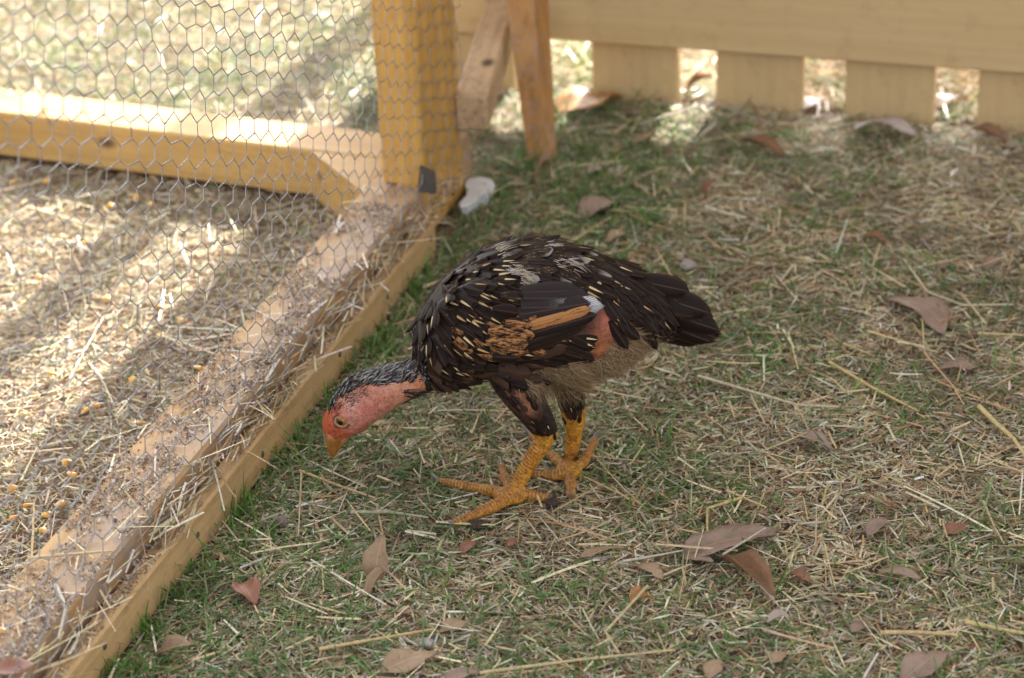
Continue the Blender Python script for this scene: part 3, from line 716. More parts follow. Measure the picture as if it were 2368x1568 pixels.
stalk([(66, 1291), (160, 1282), (260, 1274)], .0032, 'straw stalk lying across the dusty rail', (.58, .46, .27), .075)
stalk([(128, 1352), (153, 1406), (135, 1479)], .0042, 'bent flat straw on the rail near the bottom left', (.48, .45, .37), .078)
stalk([(48, 1114), (88, 1031)], .0034, 'pale straw stalk on the coop floor at far left', (.62, .52, .33), .012)
stalk([(68, 480), (250, 535)], .0046, 'bright sunlit straw on the coop floor below the back rail', (.62, .54, .36), .014)

# ------------------------------------------------------------------ corn kernels
def kernel_mesh():
    v, q = [], []; nu, nv = 10, 7
    prof = [(0, .0006), (.10, .0021), (.3, .0030), (.55, .0041), (.8, .0046), (.95, .0036), (1, .0008)]
    for t, r in prof:
        for i in range(nu):
            a = i / nu * 6.2832; v.append((t * .0108 - .0054, r * math.cos(a), r * .52 * math.sin(a) - (.0006 if t > .9 else 0)))
    for j in range(nv - 1):
        for i in range(nu): q.append((j * nu + i, j * nu + (i + 1) % nu, (j + 1) * nu + (i + 1) % nu, (j + 1) * nu + i))
    m, t, b = mat('corn')
    tc = nd(t, 'ShaderNodeTexCoord'); sx = nd(t, 'ShaderNodeSeparateXYZ'); t.links.new(tc.outputs['Object'], sx.inputs[0])
    c = ramp(t, math_n(t, 'MULTIPLY_ADD', sx.outputs[0], 90, .5), [(.05, (.62, .50, .30)), (.4, (.66, .30, .035)), (.85, (.72, .36, .04)), (1, (.70, .58, .35))])
    t.links.new(c, b.inputs['Base Color']); b.inputs['Roughness'].default_value = .35
    me = np_mesh('corn_kernel', v, q, smooth=True); me.materials.append(m)
    return me
KM = kernel_mesh()
KERN = [(29, 1128), (139, 1165), (33, 1196), (102, 1227), (166, 1097), (66, 1168), (106, 1190), (156, 1068), (457, 850), (422, 741), (373, 773), (372, 709), (123, 864),
        (196, 950), (316, 978), (54, 956), (288, 757), (304, 877), (218, 937), (76, 788), (109, 418), (314, 458), (349, 472), (143, 547), (257, 476), (11, 535), (30, 420), (195, 560), (245, 690), (330, 610), (90, 640)]
ZONES = [(0, 490, 'just below the back rail'), (490, 660, 'in the upper sunlit patch of the coop floor'), (660, 800, 'in the middle of the coop floor'), (800, 990, 'in the lower part of the coop floor'), (990, 1600, 'beside the long rail at lower left')]
ORD = ['leftmost', 'second from left', 'third from left', 'fourth from left', 'fifth from left', 'sixth from left', 'seventh from left', 'eighth from left', 'ninth from left']
for z0_, z1_, where in ZONES:
    for i, (px, py) in enumerate(sorted(k_ for k_ in KERN if z0_ <= k_[1] < z1_)):
        o = link('corn_kernel', KM, None); p = G(px, py, .010); o.location = p
        o.rotation_euler = (random.uniform(-.6, .6), random.uniform(-.5, .5), random.uniform(0, 6.28))
        tag(o, 'yellow corn kernel %s, %s there' % (where, ORD[i]), 'corn kernel', 'corn kernels on the coop floor')
for (px, py), zt, lb in (((105, 251), .073, 'yellow corn kernel on top of the sunlit back rail'), ((5, 1458), .075, 'yellow corn kernel on the dusty rail at the left edge')):
    o = link('corn_kernel', KM, None); o.location = G(px, py, zt); o.rotation_euler = (.2, .1, random.uniform(0, 6)); tag(o, lb, 'corn kernel', 'corn kernels on the rails')

# ------------------------------------------------------------------ clods and droppings
def clod(px, py, r, m, label, cat, squash=.6, seed=0):
    rg = random.Random(seed); v, q = [], []; nu, nv = 14, 9
    ph = [rg.uniform(0, 6.28) for _ in range(6)]
    for j in range(nv):
        th = math.pi * j / (nv - 1)
        for i in range(nu):
            a = 2 * math.pi * i / nu; d = (math.sin(th) * math.cos(a), math.sin(th) * math.sin(a), math.cos(th))
            k = 1 + .22 * math.sin(3 * d[0] + ph[0]) * math.cos(4 * d[1] + ph[1]) + .14 * math.sin(8 * d[2] + 5 * d[0] + ph[2]) + .08 * math.sin(13 * d[1] + ph[3])
            v.append((d[0] * r * k, d[1] * r * k * .8, d[2] * r * k * squash))
    for j in range(nv - 1):
        for i in range(nu): q.append((j * nu + i, j * nu + (i + 1) % nu, (j + 1) * nu + (i + 1) % nu, (j + 1) * nu + i))
    o = link(cat.replace(' ', '_'), np_mesh(cat.replace(' ', '_'), v, q, smooth=True), m); p = G(px, py, .008); o.location = p; o.rotation_euler = (0, 0, rg.uniform(0, 6)); tag(o, label, cat)
clod(1277, 1164, .0060, M_CLOD, 'round dark clod at the tip of the outer toe', 'dirt clod', .8, 3)
clod(1104, 1213, .0095, M_CLOD, 'flat dark lump under the long middle toe', 'dirt clod', .4, 5)
clod(986, 1487, .0070, M_PALE, 'whitish dropping next to the torn tan leaf, bottom centre', 'dropping', .5, 8)
clod(648 + 2, 1206, .008, plain_mat('mauve earth', (.26, .19, .165), .9, 0, .2, 400, .5, 1.0), 'pinkish earth crumb in the grass left of the hen', 'dirt clod', .7, 9)
clod(1590, 612, .011, M_PALE, 'greyish lump in the straw above the tail', 'dropping', .35, 12)

# ------------------------------------------------------------------ the hen
HEN = empty('hen', tuple(G(1240, 1120))); tag(HEN, 'dark speckled young hen with bare pink neck and yellow legs, pecking at the ground', 'hen')
BY = 1.935                                    # distance of the body's middle plane
TE2 = .36
def ring(top, bot, b, y, n=24):
    T, B = V(*top, y), V(*bot, y); c = (T + B) / 2; up = (T - B) / 2; app = np.linalg.norm(up); up /= app
    a = math.sqrt(max(app ** 2 - b * b * TE2, (app * .55) ** 2))
    th = np.arange(n) * 2 * math.pi / n
    return c + a * np.cos(th)[:, None] * up + b * np.sin(th)[:, None] * np.array([0, 1., 0])
def loft(rings):
    Rg = np.array(rings); k, n, _ = Rg.shape
    v = Rg.reshape(-1, 3); idx = np.arange(k * n).reshape(k, n)
    q = np.stack([idx[:-1], np.roll(idx[:-1], -1, 1), np.roll(idx[1:], -1, 1), idx[1:]], -1).reshape(-1, 4)
    c0, c1 = len(v), len(v) + 1
    v = np.concatenate([v, Rg[0].mean(0)[None], Rg[-1].mean(0)[None]])
    t = [(c0, idx[0][(i + 1) % n], idx[0][i]) for i in range(n)] + [(c1, idx[-1][i], idx[-1][(i + 1) % n]) for i in range(n)]
    return v, q, np.array(t)
def fine_path(P, rad, m=6):
    P = np.array(P); rad = np.array(rad); k = len(P); out, ro = [], []
    for i in range(k - 1):
        p0, p1, p2, p3 = P[max(i - 1, 0)], P[i], P[i + 1], P[min(i + 2, k - 1)]
        for t in np.linspace(0, 1, m + 1)[:-1]:
            out.append(.5 * (2 * p1 + (p2 - p0) * t + (2 * p0 - 5 * p1 + 4 * p2 - p3) * t * t + (3 * p1 - p0 - 3 * p2 + p3) * t ** 3)); ro.append(rad[i] * (1 - t) + rad[i + 1] * t)
    out.append(P[-1]); ro.append(rad[-1]); return np.array(out), np.array(ro)
def tube_closed(P, rad, n=14, m=6):
    P, rad = fine_path(P, rad, m)
    v, q = tubes(P[None], rad[None], n); k = len(P)
    c0, c1 = len(v), len(v) + 1; v = np.concatenate([v, P[:1], P[-1:]])
    e = (k - 1) * n
    t = [(c0, (i + 1) % n, i) for i in range(n)] + [(c1, e + i, e + (i + 1) % n) for i in range(n)]
    return v, q, np.array(t)
parts = []
SH = 3                                        # room for the plumage
torso = [((955, 775), (960, 815), .010), ((966, 728), (966, 852), .026), ((988, 688), (988, 895), .040), ((1020, 640), (1022, 910), .049), ((1060, 606), (1062, 905), .056), ((1110, 568), (1112, 892), .061),
         ((1170, 543), (1172, 880), .064), ((1250, 534), (1252, 872), .065), ((1330, 551), (1330, 886), .061), ((1400, 580), (1398, 866), .053), ((1450, 598), (1446, 838), .044), ((1500, 626), (1492, 800), .033), ((1545, 656), (1536, 778), .021), ((1580, 688), (1572, 758), .010)]
parts.append(loft([ring((a[0], a[1] + SH), (b_[0], b_[1] - SH * .6), w_, BY) for a, b_, w_ in torso]))
neck = [((1010, 735), (1020, 900), .036), ((975, 790), (992, 908), .030), ((954, 818), (975, 914), .0260), ((926, 838), (946, 929), .0220), ((891, 847), (916, 947), .0210), ((857, 855), (890, 964), .0215), ((826, 864), (868, 979), .0225),
        ((797, 880), (850, 995), .0225), ((774, 907), (828, 1005), .0200), ((760, 935), (812, 1010), .0170), ((754, 962), (803, 1014), .0135), ((754, 985), (797, 1015), .0105), ((755, 1000), (790, 1016), .0085)]
HY = [1.935, 1.938, 1.941, 1.944, 1.947, 1.950, 1.952, 1.953, 1.954, 1.955, 1.955, 1.955, 1.955]
parts.append(loft([ring(a, b_, w_, y) for (a, b_, w_), y in zip(neck, HY)]))
# legs
def px_m(w_): return w_ / 2440.0
NL = [V(1150, 800, 1.902), V(1195, 890, 1.893), V(1236, 955, 1.893), V(1263, 1002, 1.894), V(1250, 1030, 1.893), V(1222, 1075, 1.893), V(1198, 1118, 1.893), G(1186, 1142, .013)]
parts.append(tube_closed(NL, [px_m(r) for r in (58, 50, 38, 28, 22, 19, 20, 24)]))
FL = [V(1295, 800, 1.962), V(1312, 880, 1.962), V(1322, 930, 1.962), V(1328, 972, 1.962), V(1328, 1000, 1.962), V(1322, 1040, 1.962), V(1316, 1075, 1.960), G(1316, 1088, .012)]
parts.append(tube_closed(FL, [px_m(r) for r in (50, 39, 33, 28, 21, 18, 19, 22)]))
def toe(base, pts, r0, r1, zb=.012):
    P = [G(*base, zb)] + [G(*p, z) for p, z in pts]; n = len(P)
    fp, fr2 = fine_path(P, np.linspace(r0, r1, n) * .84, 7); kk = np.linspace(0, 1, len(fp))
    fr2 = fr2 * (1 + .10 * np.cos(kk * 2 * math.pi * (2.6 if n > 4 else 2.0) + .4))
    parts.append(tube_closed(fp, fr2, 12, 1))
    return P
TOES = [toe((1186, 1145), [((1154, 1138), .011), ((1105, 1128), .009), ((1055, 1119), .0085), ((1012, 1110), .008)], .0080, .0040),
        toe((1184, 1150), [((1157, 1163), .010), ((1105, 1187), .009), ((1070, 1203), .009), ((1046, 1210), .009)], .0085, .0048),
        toe((1186, 1145), [((1215, 1143), .010), ((1245, 1148), .0085), ((1268, 1152), .008)], .0078, .0050),
        toe((1184, 1138), [((1172, 1118), .012), ((1164, 1095), .012), ((1160, 1076), .013)], .0072, .0042),
        toe((1316, 1090), [((1319, 1108), .010), ((1320, 1128), .009), ((1320, 1146), .009)], .0080, .0056),
        toe((1318, 1088), [((1345, 1072), .010), ((1362, 1045), .010), ((1376, 1018), .010)], .0078, .0045),
        toe((1314, 1092), [((1290, 1098), .010), ((1260, 1098), .009), ((1232, 1097), .008)], .0076, .0045),
        toe((1312, 1085), [((1290, 1066), .010), ((1262, 1040), .009), ((1228, 1006), .009)], .0072, .0042)]
# palms under the toes, and the bulge of the folded wing
def ellipsoid(c, ax, n=18, m=12):
    v = []; 
    for j in range(m + 1):
        th = math.pi * j / m
        for i in range(n):
            a = 2 * math.pi * i / n; v.append(c + ax[0] * math.cos(th) + ax[1] * math.sin(th) * math.cos(a) + ax[2] * math.sin(th) * math.sin(a))
    q = [(j * n + i, j * n + (i + 1) % n, (j + 1) * n + (i + 1) % n, (j + 1) * n + i) for j in range(m) for i in range(n)]
    return np.array(v), np.array(q), np.zeros((0, 3), int)
parts.append(ellipsoid(G(1180, 1146, .010), (np.array([.017, 0, 0]), np.array([0, .012, 0]), np.array([0, 0, .009]))))
parts.append(ellipsoid(G(1314, 1090, .010), (np.array([.014, 0, 0]), np.array([0, .012, 0]), np.array([0, 0, .009]))))
wc = V(1165, 735, BY - .052); wa = V(1330, 722, BY - .046) - wc; wb = V(1150, 640, BY - .040) - wc
parts.append(ellipsoid(wc, (wa, wb, np.array([0, -.017, 0]))))
wc2 = wc + np.array([0, .100, -.022]); parts.append(ellipsoid(wc2, (wa * np.array([1, -1, 1]) * .9, wb * np.array([1, -1, 1]) * .6, np.array([0, .012, 0]))))
V_, Q_, T_, off = [], [], [], 0
for v, q, t in parts:
    V_.append(v); Q_.append(np.asarray(q) + off); T_.append(np.asarray(t).reshape(-1, 3) + off); off += len(v)
tmp = link('body', np_mesh('body', np.concatenate(V_), np.concatenate(Q_), np.concatenate(T_)), None)
rm = tmp.modifiers.new('r', 'REMESH'); rm.mode = 'VOXEL'; rm.voxel_size = .0015
sm = tmp.modifiers.new('s', 'SMOOTH'); sm.factor = .5; sm.iterations = 5
dg = bpy.context.evaluated_depsgraph_get()
BODY = bpy.data.meshes.new_from_object(tmp.evaluated_get(dg)); BODY.name = 'body'
bpy.data.objects.remove(tmp)
import bmesh
_bm = bmesh.new(); _bm.from_mesh(BODY)
if _bm.calc_volume(signed=True) < 0: bmesh.ops.reverse_faces(_bm, faces=_bm.faces)
_bm.to_mesh(BODY); _bm.free()
BODY.polygons.foreach_set('use_smooth', np.ones(len(BODY.polygons), dtype=bool))
bv = np.empty(len(BODY.vertices) * 3, dtype=np.float32); BODY.vertices.foreach_get('co', bv); bv = bv.reshape(-1, 3).astype(float)
bvh = BVHTree.FromPolygons([tuple(p) for p in bv], [tuple(p.vertices) for p in BODY.polygons])
# colours of the bare skin: kind of skin by the bone that lies nearest
def seg_dist(P, path):
    best = np.full(len(P), 9.); pos = np.zeros(len(P)); path = np.array(path); tot = 0
    for a, b_ in zip(path[:-1], path[1:]):
        d = b_ - a; l = np.linalg.norm(d); t = np.clip(((P - a) @ d) / l ** 2, 0, 1); e = np.linalg.norm(P - a - t[:, None] * d, axis=1)
        m = e < best; best[m] = e[m]; pos[m] = (tot + t * l)[m]; tot += l
    return best, pos
Z_ = bv[:, 2]
bc = np.tile(np.array([.013, .009, .008]), (len(bv), 1))
dn1, _ = seg_dist(bv, NL[3:]); dn2, _ = seg_dist(bv, FL[3:]); df = np.full(len(bv), 9.); dtip = np.full(len(bv), 0.)
for P in TOES:
    d, ps = seg_dist(bv, P); m = d < df; df[m] = d[m]; tl = sum(np.linalg.norm(np.array(b_) - np.array(a)) for a, b_ in zip(P[:-1], P[1:])); dtip[m] = (ps / tl)[m]
al = np.zeros(len(bv)); dbest = np.full(len(bv), 9.)
for P in [NL[3:], FL[3:], *TOES]:
    d, ps = seg_dist(bv, P); m = d < dbest; dbest[m] = d[m]; al[m] = ps[m]
yel = (np.minimum(np.minimum(dn1, dn2), df) < .020) & (Z_ < max(NL[3][2], FL[3][2]) + .004)
bc[yel] = (.58, .315, .040)
tt = yel & (df < .012); kt = np.clip(dtip[tt, None] * 1.1, 0, .85); bc[tt] = bc[tt] * (1 - kt) + np.array([.46, .27, .075]) * kt
ncl = [np.array((V(*a, y) + V(*b_, y)) / 2) for (a, b_, w_), y in zip(neck, HY)]
dk, pk_ = seg_dist(bv, ncl[2:]); hd = (dk < .034) & (bv[:, 0] < V(985, 850, 1.94)[0]) & (Z_ < V(960, 815, 1.94)[2] + .02)
fr_ = pk_ / max(pk_.max(), 1e-6)
pink = np.array([.56, .28, .215]); warm = np.array([.50, .25, .15]); red = np.array([.55, .13, .06])
hc = np.where(fr_[:, None] < .45, warm + (pink - warm) * (fr_[:, None] / .45), pink + (red - pink) * np.clip((fr_[:, None] - .50) / .35, 0, 1))
bc[hd] = hc[hd]
def blot(px, py, y, r, c, amt):
    p = V(px, py, y); d = np.linalg.norm(bv - p, axis=1); k = amt * np.exp(-(d / r) ** 2); bc[:] = bc * (1 - k[:, None]) + np.array(c) * k[:, None]
def hitpx(px, py):
    h, n, i, d = bvh.ray_cast(Vector((0, 0, H)), Vector(ray(px, py)).normalized())
    if h is None: return None, None
    n = np.array(n); return np.array(h), (n if n @ ray(px, py) < 0 else -n)
def blot_px(px, py, r, c, amt):
    h, n = hitpx(px, py)
    if h is None: return
    d = np.linalg.norm(bv - h, axis=1); k = amt * np.exp(-(d / r) ** 2); bc[:] = bc * (1 - k[:, None]) + np.array(c) * k[:, None]
blot_px(1420, 742, .017, (.50, .16, .11), .95); blot_px(1385, 805, .015, (.42, .17, .075), .9); blot_px(1440, 790, .014, (.26, .18, .12), .8)
blot_px(1200, 915, .012, (.36, .17, .10), .8); blot_px(1222, 945, .010, (.36, .17, .10), .8)
blot_px(815, 940, .011, (.66, .50, .44), .75); blot_px(845, 950, .014, (.56, .19, .17), .7); blot_px(775, 955, .010, (.55, .13, .10), .6); blot_px(815, 985, .012, (.50, .28, .26), .5)
a = BODY.attributes.new('col', 'FLOAT_COLOR', 'POINT'); c4 = np.ones((len(bv), 4), dtype=np.float32); c4[:, :3] = bc; a.data.foreach_set('color', c4.ravel())
vn = np.empty(len(bv) * 3, dtype=np.float32); BODY.vertex_normals.foreach_get('vector', vn); vn = vn.reshape(-1, 3)
front = np.clip(vn @ np.array([-.55, -.35, .75]) * 1.6, 0, 1) * yel
a = BODY.attributes.new('scute', 'FLOAT', 'POINT'); a.data.foreach_set('value', front.astype(np.float32))
a = BODY.attributes.new('along', 'FLOAT', 'POINT'); a.data.foreach_set('value', al.astype(np.float32))
a = BODY.attributes.new('scaly', 'FLOAT', 'POINT'); a.data.foreach_set('value', yel.astype(np.float32))
def skin_mat():
    m, t, b = mat('hen skin')
    c = attr(t, 'col'); sc_ = attr(t, 'scaly', 'Fac'); tc = nd(t, 'ShaderNodeTexCoord')
    vo = nd(t, 'ShaderNodeTexVoronoi'); vo.feature = 'F1'; vo.inputs['Scale'].default_value = 400
    mp = nd(t, 'ShaderNodeMapping'); mp.inputs['Scale'].default_value = (1, 1, .75); t.links.new(tc.outputs['Object'], mp.inputs[0]); t.links.new(mp.outputs[0], vo.inputs['Vector'])
    edge = ramp(t, vo.outputs['Distance'], [(.35, (0, 0, 0)), (.65, (1, 1, 1))])
    big = noise(t, tc.outputs['Object'], 45, 3); n2 = noise(t, tc.outputs['Object'], 420, 3)
    inv = ramp(t, vo.outputs['Distance'], [(.22, (1, 1, 1)), (.50, (0, 0, 0))])
    k = math_n(t, 'MULTIPLY', math_n(t, 'MULTIPLY', inv, sc_), .62)
    c1 = mixc(t, k, c, (.26, .085, .018))
    c1 = mixc(t, math_n(t, 'MULTIPLY', ramp(t, big, [(.42, (0, 0, 0)), (.7, (1, 1, 1))]), .55), c1, mixc(t, 1.0, c1, (.80, .50, .40), 'MULTIPLY'))
    bd_ = ramp(t, math_n(t, 'SINE', math_n(t, 'MULTIPLY', attr(t, 'along', 'Fac'), 2 * math.pi / .0034)), [(.25, (1, 1, 1)), (.75, (0, 0, 0))])
    c1 = mixc(t, math_n(t, 'MULTIPLY', math_n(t, 'MULTIPLY', bd_, attr(t, 'scute', 'Fac')), .50), c1, (.15, .045, .018))
    n3 = noise(t, tc.outputs['Object'], 170, 4, .7)
    c1 = mixc(t, 1.0, c1, ramp(t, n2, [(.3, (.75, .72, .70)), (.7, (1.1, 1.08, 1.08))]), 'MULTIPLY')
    c1 = mixc(t, 1.0, c1, ramp(t, n3, [(.32, (.62, .50, .47)), (.5, (.98, .92, .90)), (.7, (1.12, 1.12, 1.12))]), 'MULTIPLY')
    t.links.new(c1, b.inputs['Base Color']); b.inputs['Roughness'].default_value = .48; b.inputs['Specular IOR Level'].default_value = .35
    b.inputs['Subsurface Weight'].default_value = .12; b.inputs['Subsurface Radius'].default_value = (.004, .0015, .001); b.inputs['Subsurface Scale'].default_value = .5
    bump(t, b, math_n(t, 'ADD', math_n(t, 'MULTIPLY', math_n(t, 'MULTIPLY', edge, sc_), -1.0), math_n(t, 'ADD', n2, n3)), .6, .0010)
    return m
BODYO = link('body', BODY, skin_mat(), HEN)

# feathers ----------------------------------------------------------
def feather_mat(name, base, streak=None, patch=None, tipc=None, edge=None, pat=.5, rough=.42):
    m, t, b = mat(name)
    uv = attr(t, 'fuv', 'Vector'); sx = nd(t, 'ShaderNodeSeparateXYZ'); t.links.new(uv, sx.inputs[0]); u, v = sx.outputs[0], sx.outputs[1]
    au = math_n(t, 'ABSOLUTE', u); oi = nd(t, 'ShaderNodeObjectInfo'); tc = nd(t, 'ShaderNodeTexCoord')
    n1 = noise(t, tc.outputs['Object'], 160, 3)
    ba = math_n(t, 'SINE', math_n(t, 'ADD', math_n(t, 'MULTIPLY', v, 120), math_n(t, 'MULTIPLY', au, -40)))
    c = mixc(t, ramp(t, n1, [(.4, (0, 0, 0)), (.7, (.6, .6, .6))]), base, tuple(min(1, x * 1.9 + .004) for x in base))
    if patch:
        co = nd(t, 'ShaderNodeCombineXYZ'); t.links.new(math_n(t, 'MULTIPLY', u, 2.0), co.inputs[0]); t.links.new(math_n(t, 'MULTIPLY', v, 1.5), co.inputs[1]); t.links.new(math_n(t, 'MULTIPLY', oi.outputs['Random'], 20), co.inputs[2])
        pn = noise(t, co.outputs[0], 2.2, 4, .7)
        c = mixc(t, ramp(t, math_n(t, 'ADD', pn, math_n(t, 'MULTIPLY', ba, .03)), [(pat, (0, 0, 0)), (pat + .06, (1, 1, 1))]), c, patch)
    if tipc:
        k = ramp(t, math_n(t, 'ADD', math_n(t, 'ADD', v, math_n(t, 'MULTIPLY', ba, .06)), math_n(t, 'MULTIPLY_ADD', n1, .9, -.45)), [(.42, (0, 0, 0)), (.80, (1, 1, 1))])
        c = mixc(t, math_n(t, 'MULTIPLY', k, math_n(t, 'MULTIPLY_ADD', ba, .3, .7)), c, tipc)
    if edge:
        c = mixc(t, ramp(t, math_n(t, 'MULTIPLY', u, -1.0), [(.62, (0, 0, 0)), (.72, (1, 1, 1))]), c, edge)
    c = mixc(t, math_n(t, 'MULTIPLY', ramp(t, math_n(t, 'MAXIMUM', au, math_n(t, 'MULTIPLY_ADD', v, 2.0, -1.1)), [(.70, (0, 0, 0)), (.95, (1, 1, 1))]), .55), c, (.055, .030, .019))
    if streak:
        streak = mixc(t, ramp(t, oi.outputs['Random'], [(.45, (0, 0, 0)), (.9, (1, 1, 1))]), streak, (.40, .23, .09))
        wv = math_n(t, 'MULTIPLY', math_n(t, 'SINE', math_n(t, 'MULTIPLY', v, 3.1416)), .155)
        k = math_n(t, 'MULTIPLY', math_n(t, 'LESS_THAN', au, math_n(t, 'MULTIPLY_ADD', ba, .02, wv)), math_n(t, 'GREATER_THAN', v, .42))
        c = mixc(t, k, c, streak)
    else:
        c = mixc(t, math_n(t, 'MULTIPLY', math_n(t, 'LESS_THAN', au, .05), .35), c, (.12, .08, .05))
    t.links.new(c, b.inputs['Base Color']); b.inputs['Roughness'].default_value = rough; b.inputs['Specular IOR Level'].default_value = .09
    bump(t, b, ba, .25, .0004)
    co2 = nd(t, 'ShaderNodeCombineXYZ'); t.links.new(math_n(t, 'SUBTRACT', math_n(t, 'MULTIPLY', v, 60), math_n(t, 'MULTIPLY', au, 18)), co2.inputs[0]); t.links.new(math_n(t, 'MULTIPLY', u, .8), co2.inputs[1]); t.links.new(math_n(t, 'MULTIPLY', oi.outputs['Random'], 30), co2.inputs[2])
    fr = noise(t, co2.outputs[0], 1.6, 3, .6)
    rim = math_n(t, 'MAXIMUM', math_n(t, 'MULTIPLY_ADD', au, 3.0, -2.0), math_n(t, 'MULTIPLY_ADD', v, 5.0, -4.0))
    t.links.new(math_n(t, 'GREATER_THAN', math_n(t, 'ADD', fr, .22), math_n(t, 'MULTIPLY', rim, .8)), b.inputs['Alpha'])
    return m
BLK = (.0105, .0060, .0050)
FM = {'black': feather_mat('black feather', BLK), 'streak': feather_mat('streaked feather', BLK, streak=(.56, .42, .22)), 'orange': feather_mat('orange barred feather', (.012, .007, .006), patch=(.35, .16, .06), pat=.48),
      'white': feather_mat('pale tipped feather', (.016, .012, .012), tipc=(.34, .30, .28)), 'lace': feather_mat('brown laced feather', (.016, .010, .008), patch=(.42, .27, .12), pat=.60),
      'edge': feather_mat('orange edged feather', (.014, .009, .008), edge=(.44, .22, .07)), 'blade': feather_mat('orange blade feather', (.012, .007, .006), patch=(.36, .165, .06), pat=.37),
      'slate': feather_mat('slate feather', (.021, .015, .016), tipc=None), 'slatetip': feather_mat('slate feather with pale tip', (.020, .015, .016), tipc=(.48, .49, .53)), 'brown': feather_mat('brown feather', (.040, .022, .015))}
def feather_mesh(L, W, curve=.12, camber=.35, sharp=.8, taper=.35, nu=7, nv=10, notch=0):
    vs_, uv = [], []
    for j in range(nv):
        t = j / (nv - 1)
        w_ = W * .5 * (taper + (1 - taper) * min(1, t / .45) ** .8) * (max(0, 1 - max(0, (t - .62) / .38) ** (2.2 / sharp)) ** .55)
        w_ = max(w_, W * .03)
        for i in range(nu):
            u = i / (nu - 1) * 2 - 1
            vs_.append((u * w_, t * L * (1 - .05 * u * u * t), -curve * L * t * t - camber * w_ * u * u)); uv.append((u, t))
    q = [(j * nu + i, j * nu + i + 1, (j + 1) * nu + i + 1, (j + 1) * nu + i) for j in range(nv - 1) for i in range(nu - 1)]
    return np.array(vs_), np.array(q), np.array(uv)
FMESH = {}
def fmesh(kind, shape):
    if (kind, shape) not in FMESH:
        spec = {0: dict(curve=.10, camber=.35), 1: dict(curve=.16, camber=.5, sharp=.6), 2: dict(curve=.06, camber=.25, sharp=1.1), 3: dict(curve=.03, camber=.22, sharp=.7, taper=.6, nv=14), 4: dict(curve=.16, camber=.3, sharp=1.0, taper=.5, nv=14)}[shape]
        v, q, uv = feather_mesh(1.0, 1.0, **spec)
        me = np_mesh('feather', v, q, smooth=True, uv=uv); me.materials.append(FM[kind]); FMESH[kind, shape] = me
    return FMESH[kind, shape]
CAMP = np.array([0, 0, H])
def feather_matrix(P, Nn, d, L, W, tilt, roll=0):
    d = d - Nn * (d @ Nn); d /= np.linalg.norm(d); sd_ = np.cross(d, Nn)
    d2 = d * math.cos(tilt) + Nn * math.sin(tilt); n2 = np.cross(sd_, d2)
    sr = sd_ * math.cos(roll) + n2 * math.sin(roll); nr = np.cross(sr, d2)
    M = np.eye(4); M[:3, 0] = sr * W; M[:3, 1] = d2 * L; M[:3, 2] = nr * (W + L) * .5; M[:3, 3] = P
    return M
def put(name, kind, shape, M):
    o = link(name, fmesh(kind, shape), None, HEN); o.matrix_basis = Matrix(M.tolist()); return o
def px_dir(dx, dy): return R @ np.array([dx, -dy, 0.])
def put_px(name, kind, shape, px, py, dx, dy, Lp, Wp, lift=.0015, tilt=.10, roll=0):
    P, Nn = hitpx(px, py)
    if P is None: return None
    d = px_dir(dx, dy); d /= np.linalg.norm(d)
    return put(name, kind, shape, feather_matrix(P + Nn * lift, Nn, d, Lp / 2440, Wp / 2440, tilt, roll))
def flow(px, py):
    """the way the plumage lies, in the side view"""
    if px < 1015: a = 72 - (px - 955) * .55
    elif px < 1130: a = 39 - (px - 1015) * .18
    elif px < 1380: a = 18 + (px - 1130) * .02
    else: a = 24 + (px - 1380) * .10
    if py > 820: a = max(4, a - 30)
    if py < 600: a -= 12
    return math.radians(a)
# contour feathers, laid from the tail forward so that each row covers the next
spots = []
y_ = 540
row = 0
while y_ < 880:
    x_ = 950 + (row % 2) * 11
    while x_ < 1545:
        spots.append((x_ + random.uniform(-7, 7), y_ + random.uniform(-6, 6))); x_ += 20 if y_ > 600 else 23
    y_ += 16; row += 1
spots.sort(key=lambda s_: -s_[0])
def in_poly(x, y, poly):
    r = False; j = len(poly) - 1
    for i in range(len(poly)):
        if (poly[i][1] > y) != (poly[j][1] > y) and x < (poly[j][0] - poly[i][0]) * (y - poly[i][1]) / (poly[j][1] - poly[i][1]) + poly[i][0]: r = not r
        j = i
    return r
BARE = [(1368, 738), (1440, 712), (1475, 755), (1530, 800), (1440, 880), (1330, 900), (1235, 880), (1250, 852), (1320, 842), (1350, 800)]
ORNG = [(1025, 735), (1090, 735), (1150, 715), (1215, 700), (1235, 740), (1215, 800), (1150, 815), (1080, 815), (1030, 775)]
WHT = [(1150, 580), (1240, 565), (1345, 600), (1330, 650), (1240, 665), (1170, 665)]
cnt = 0
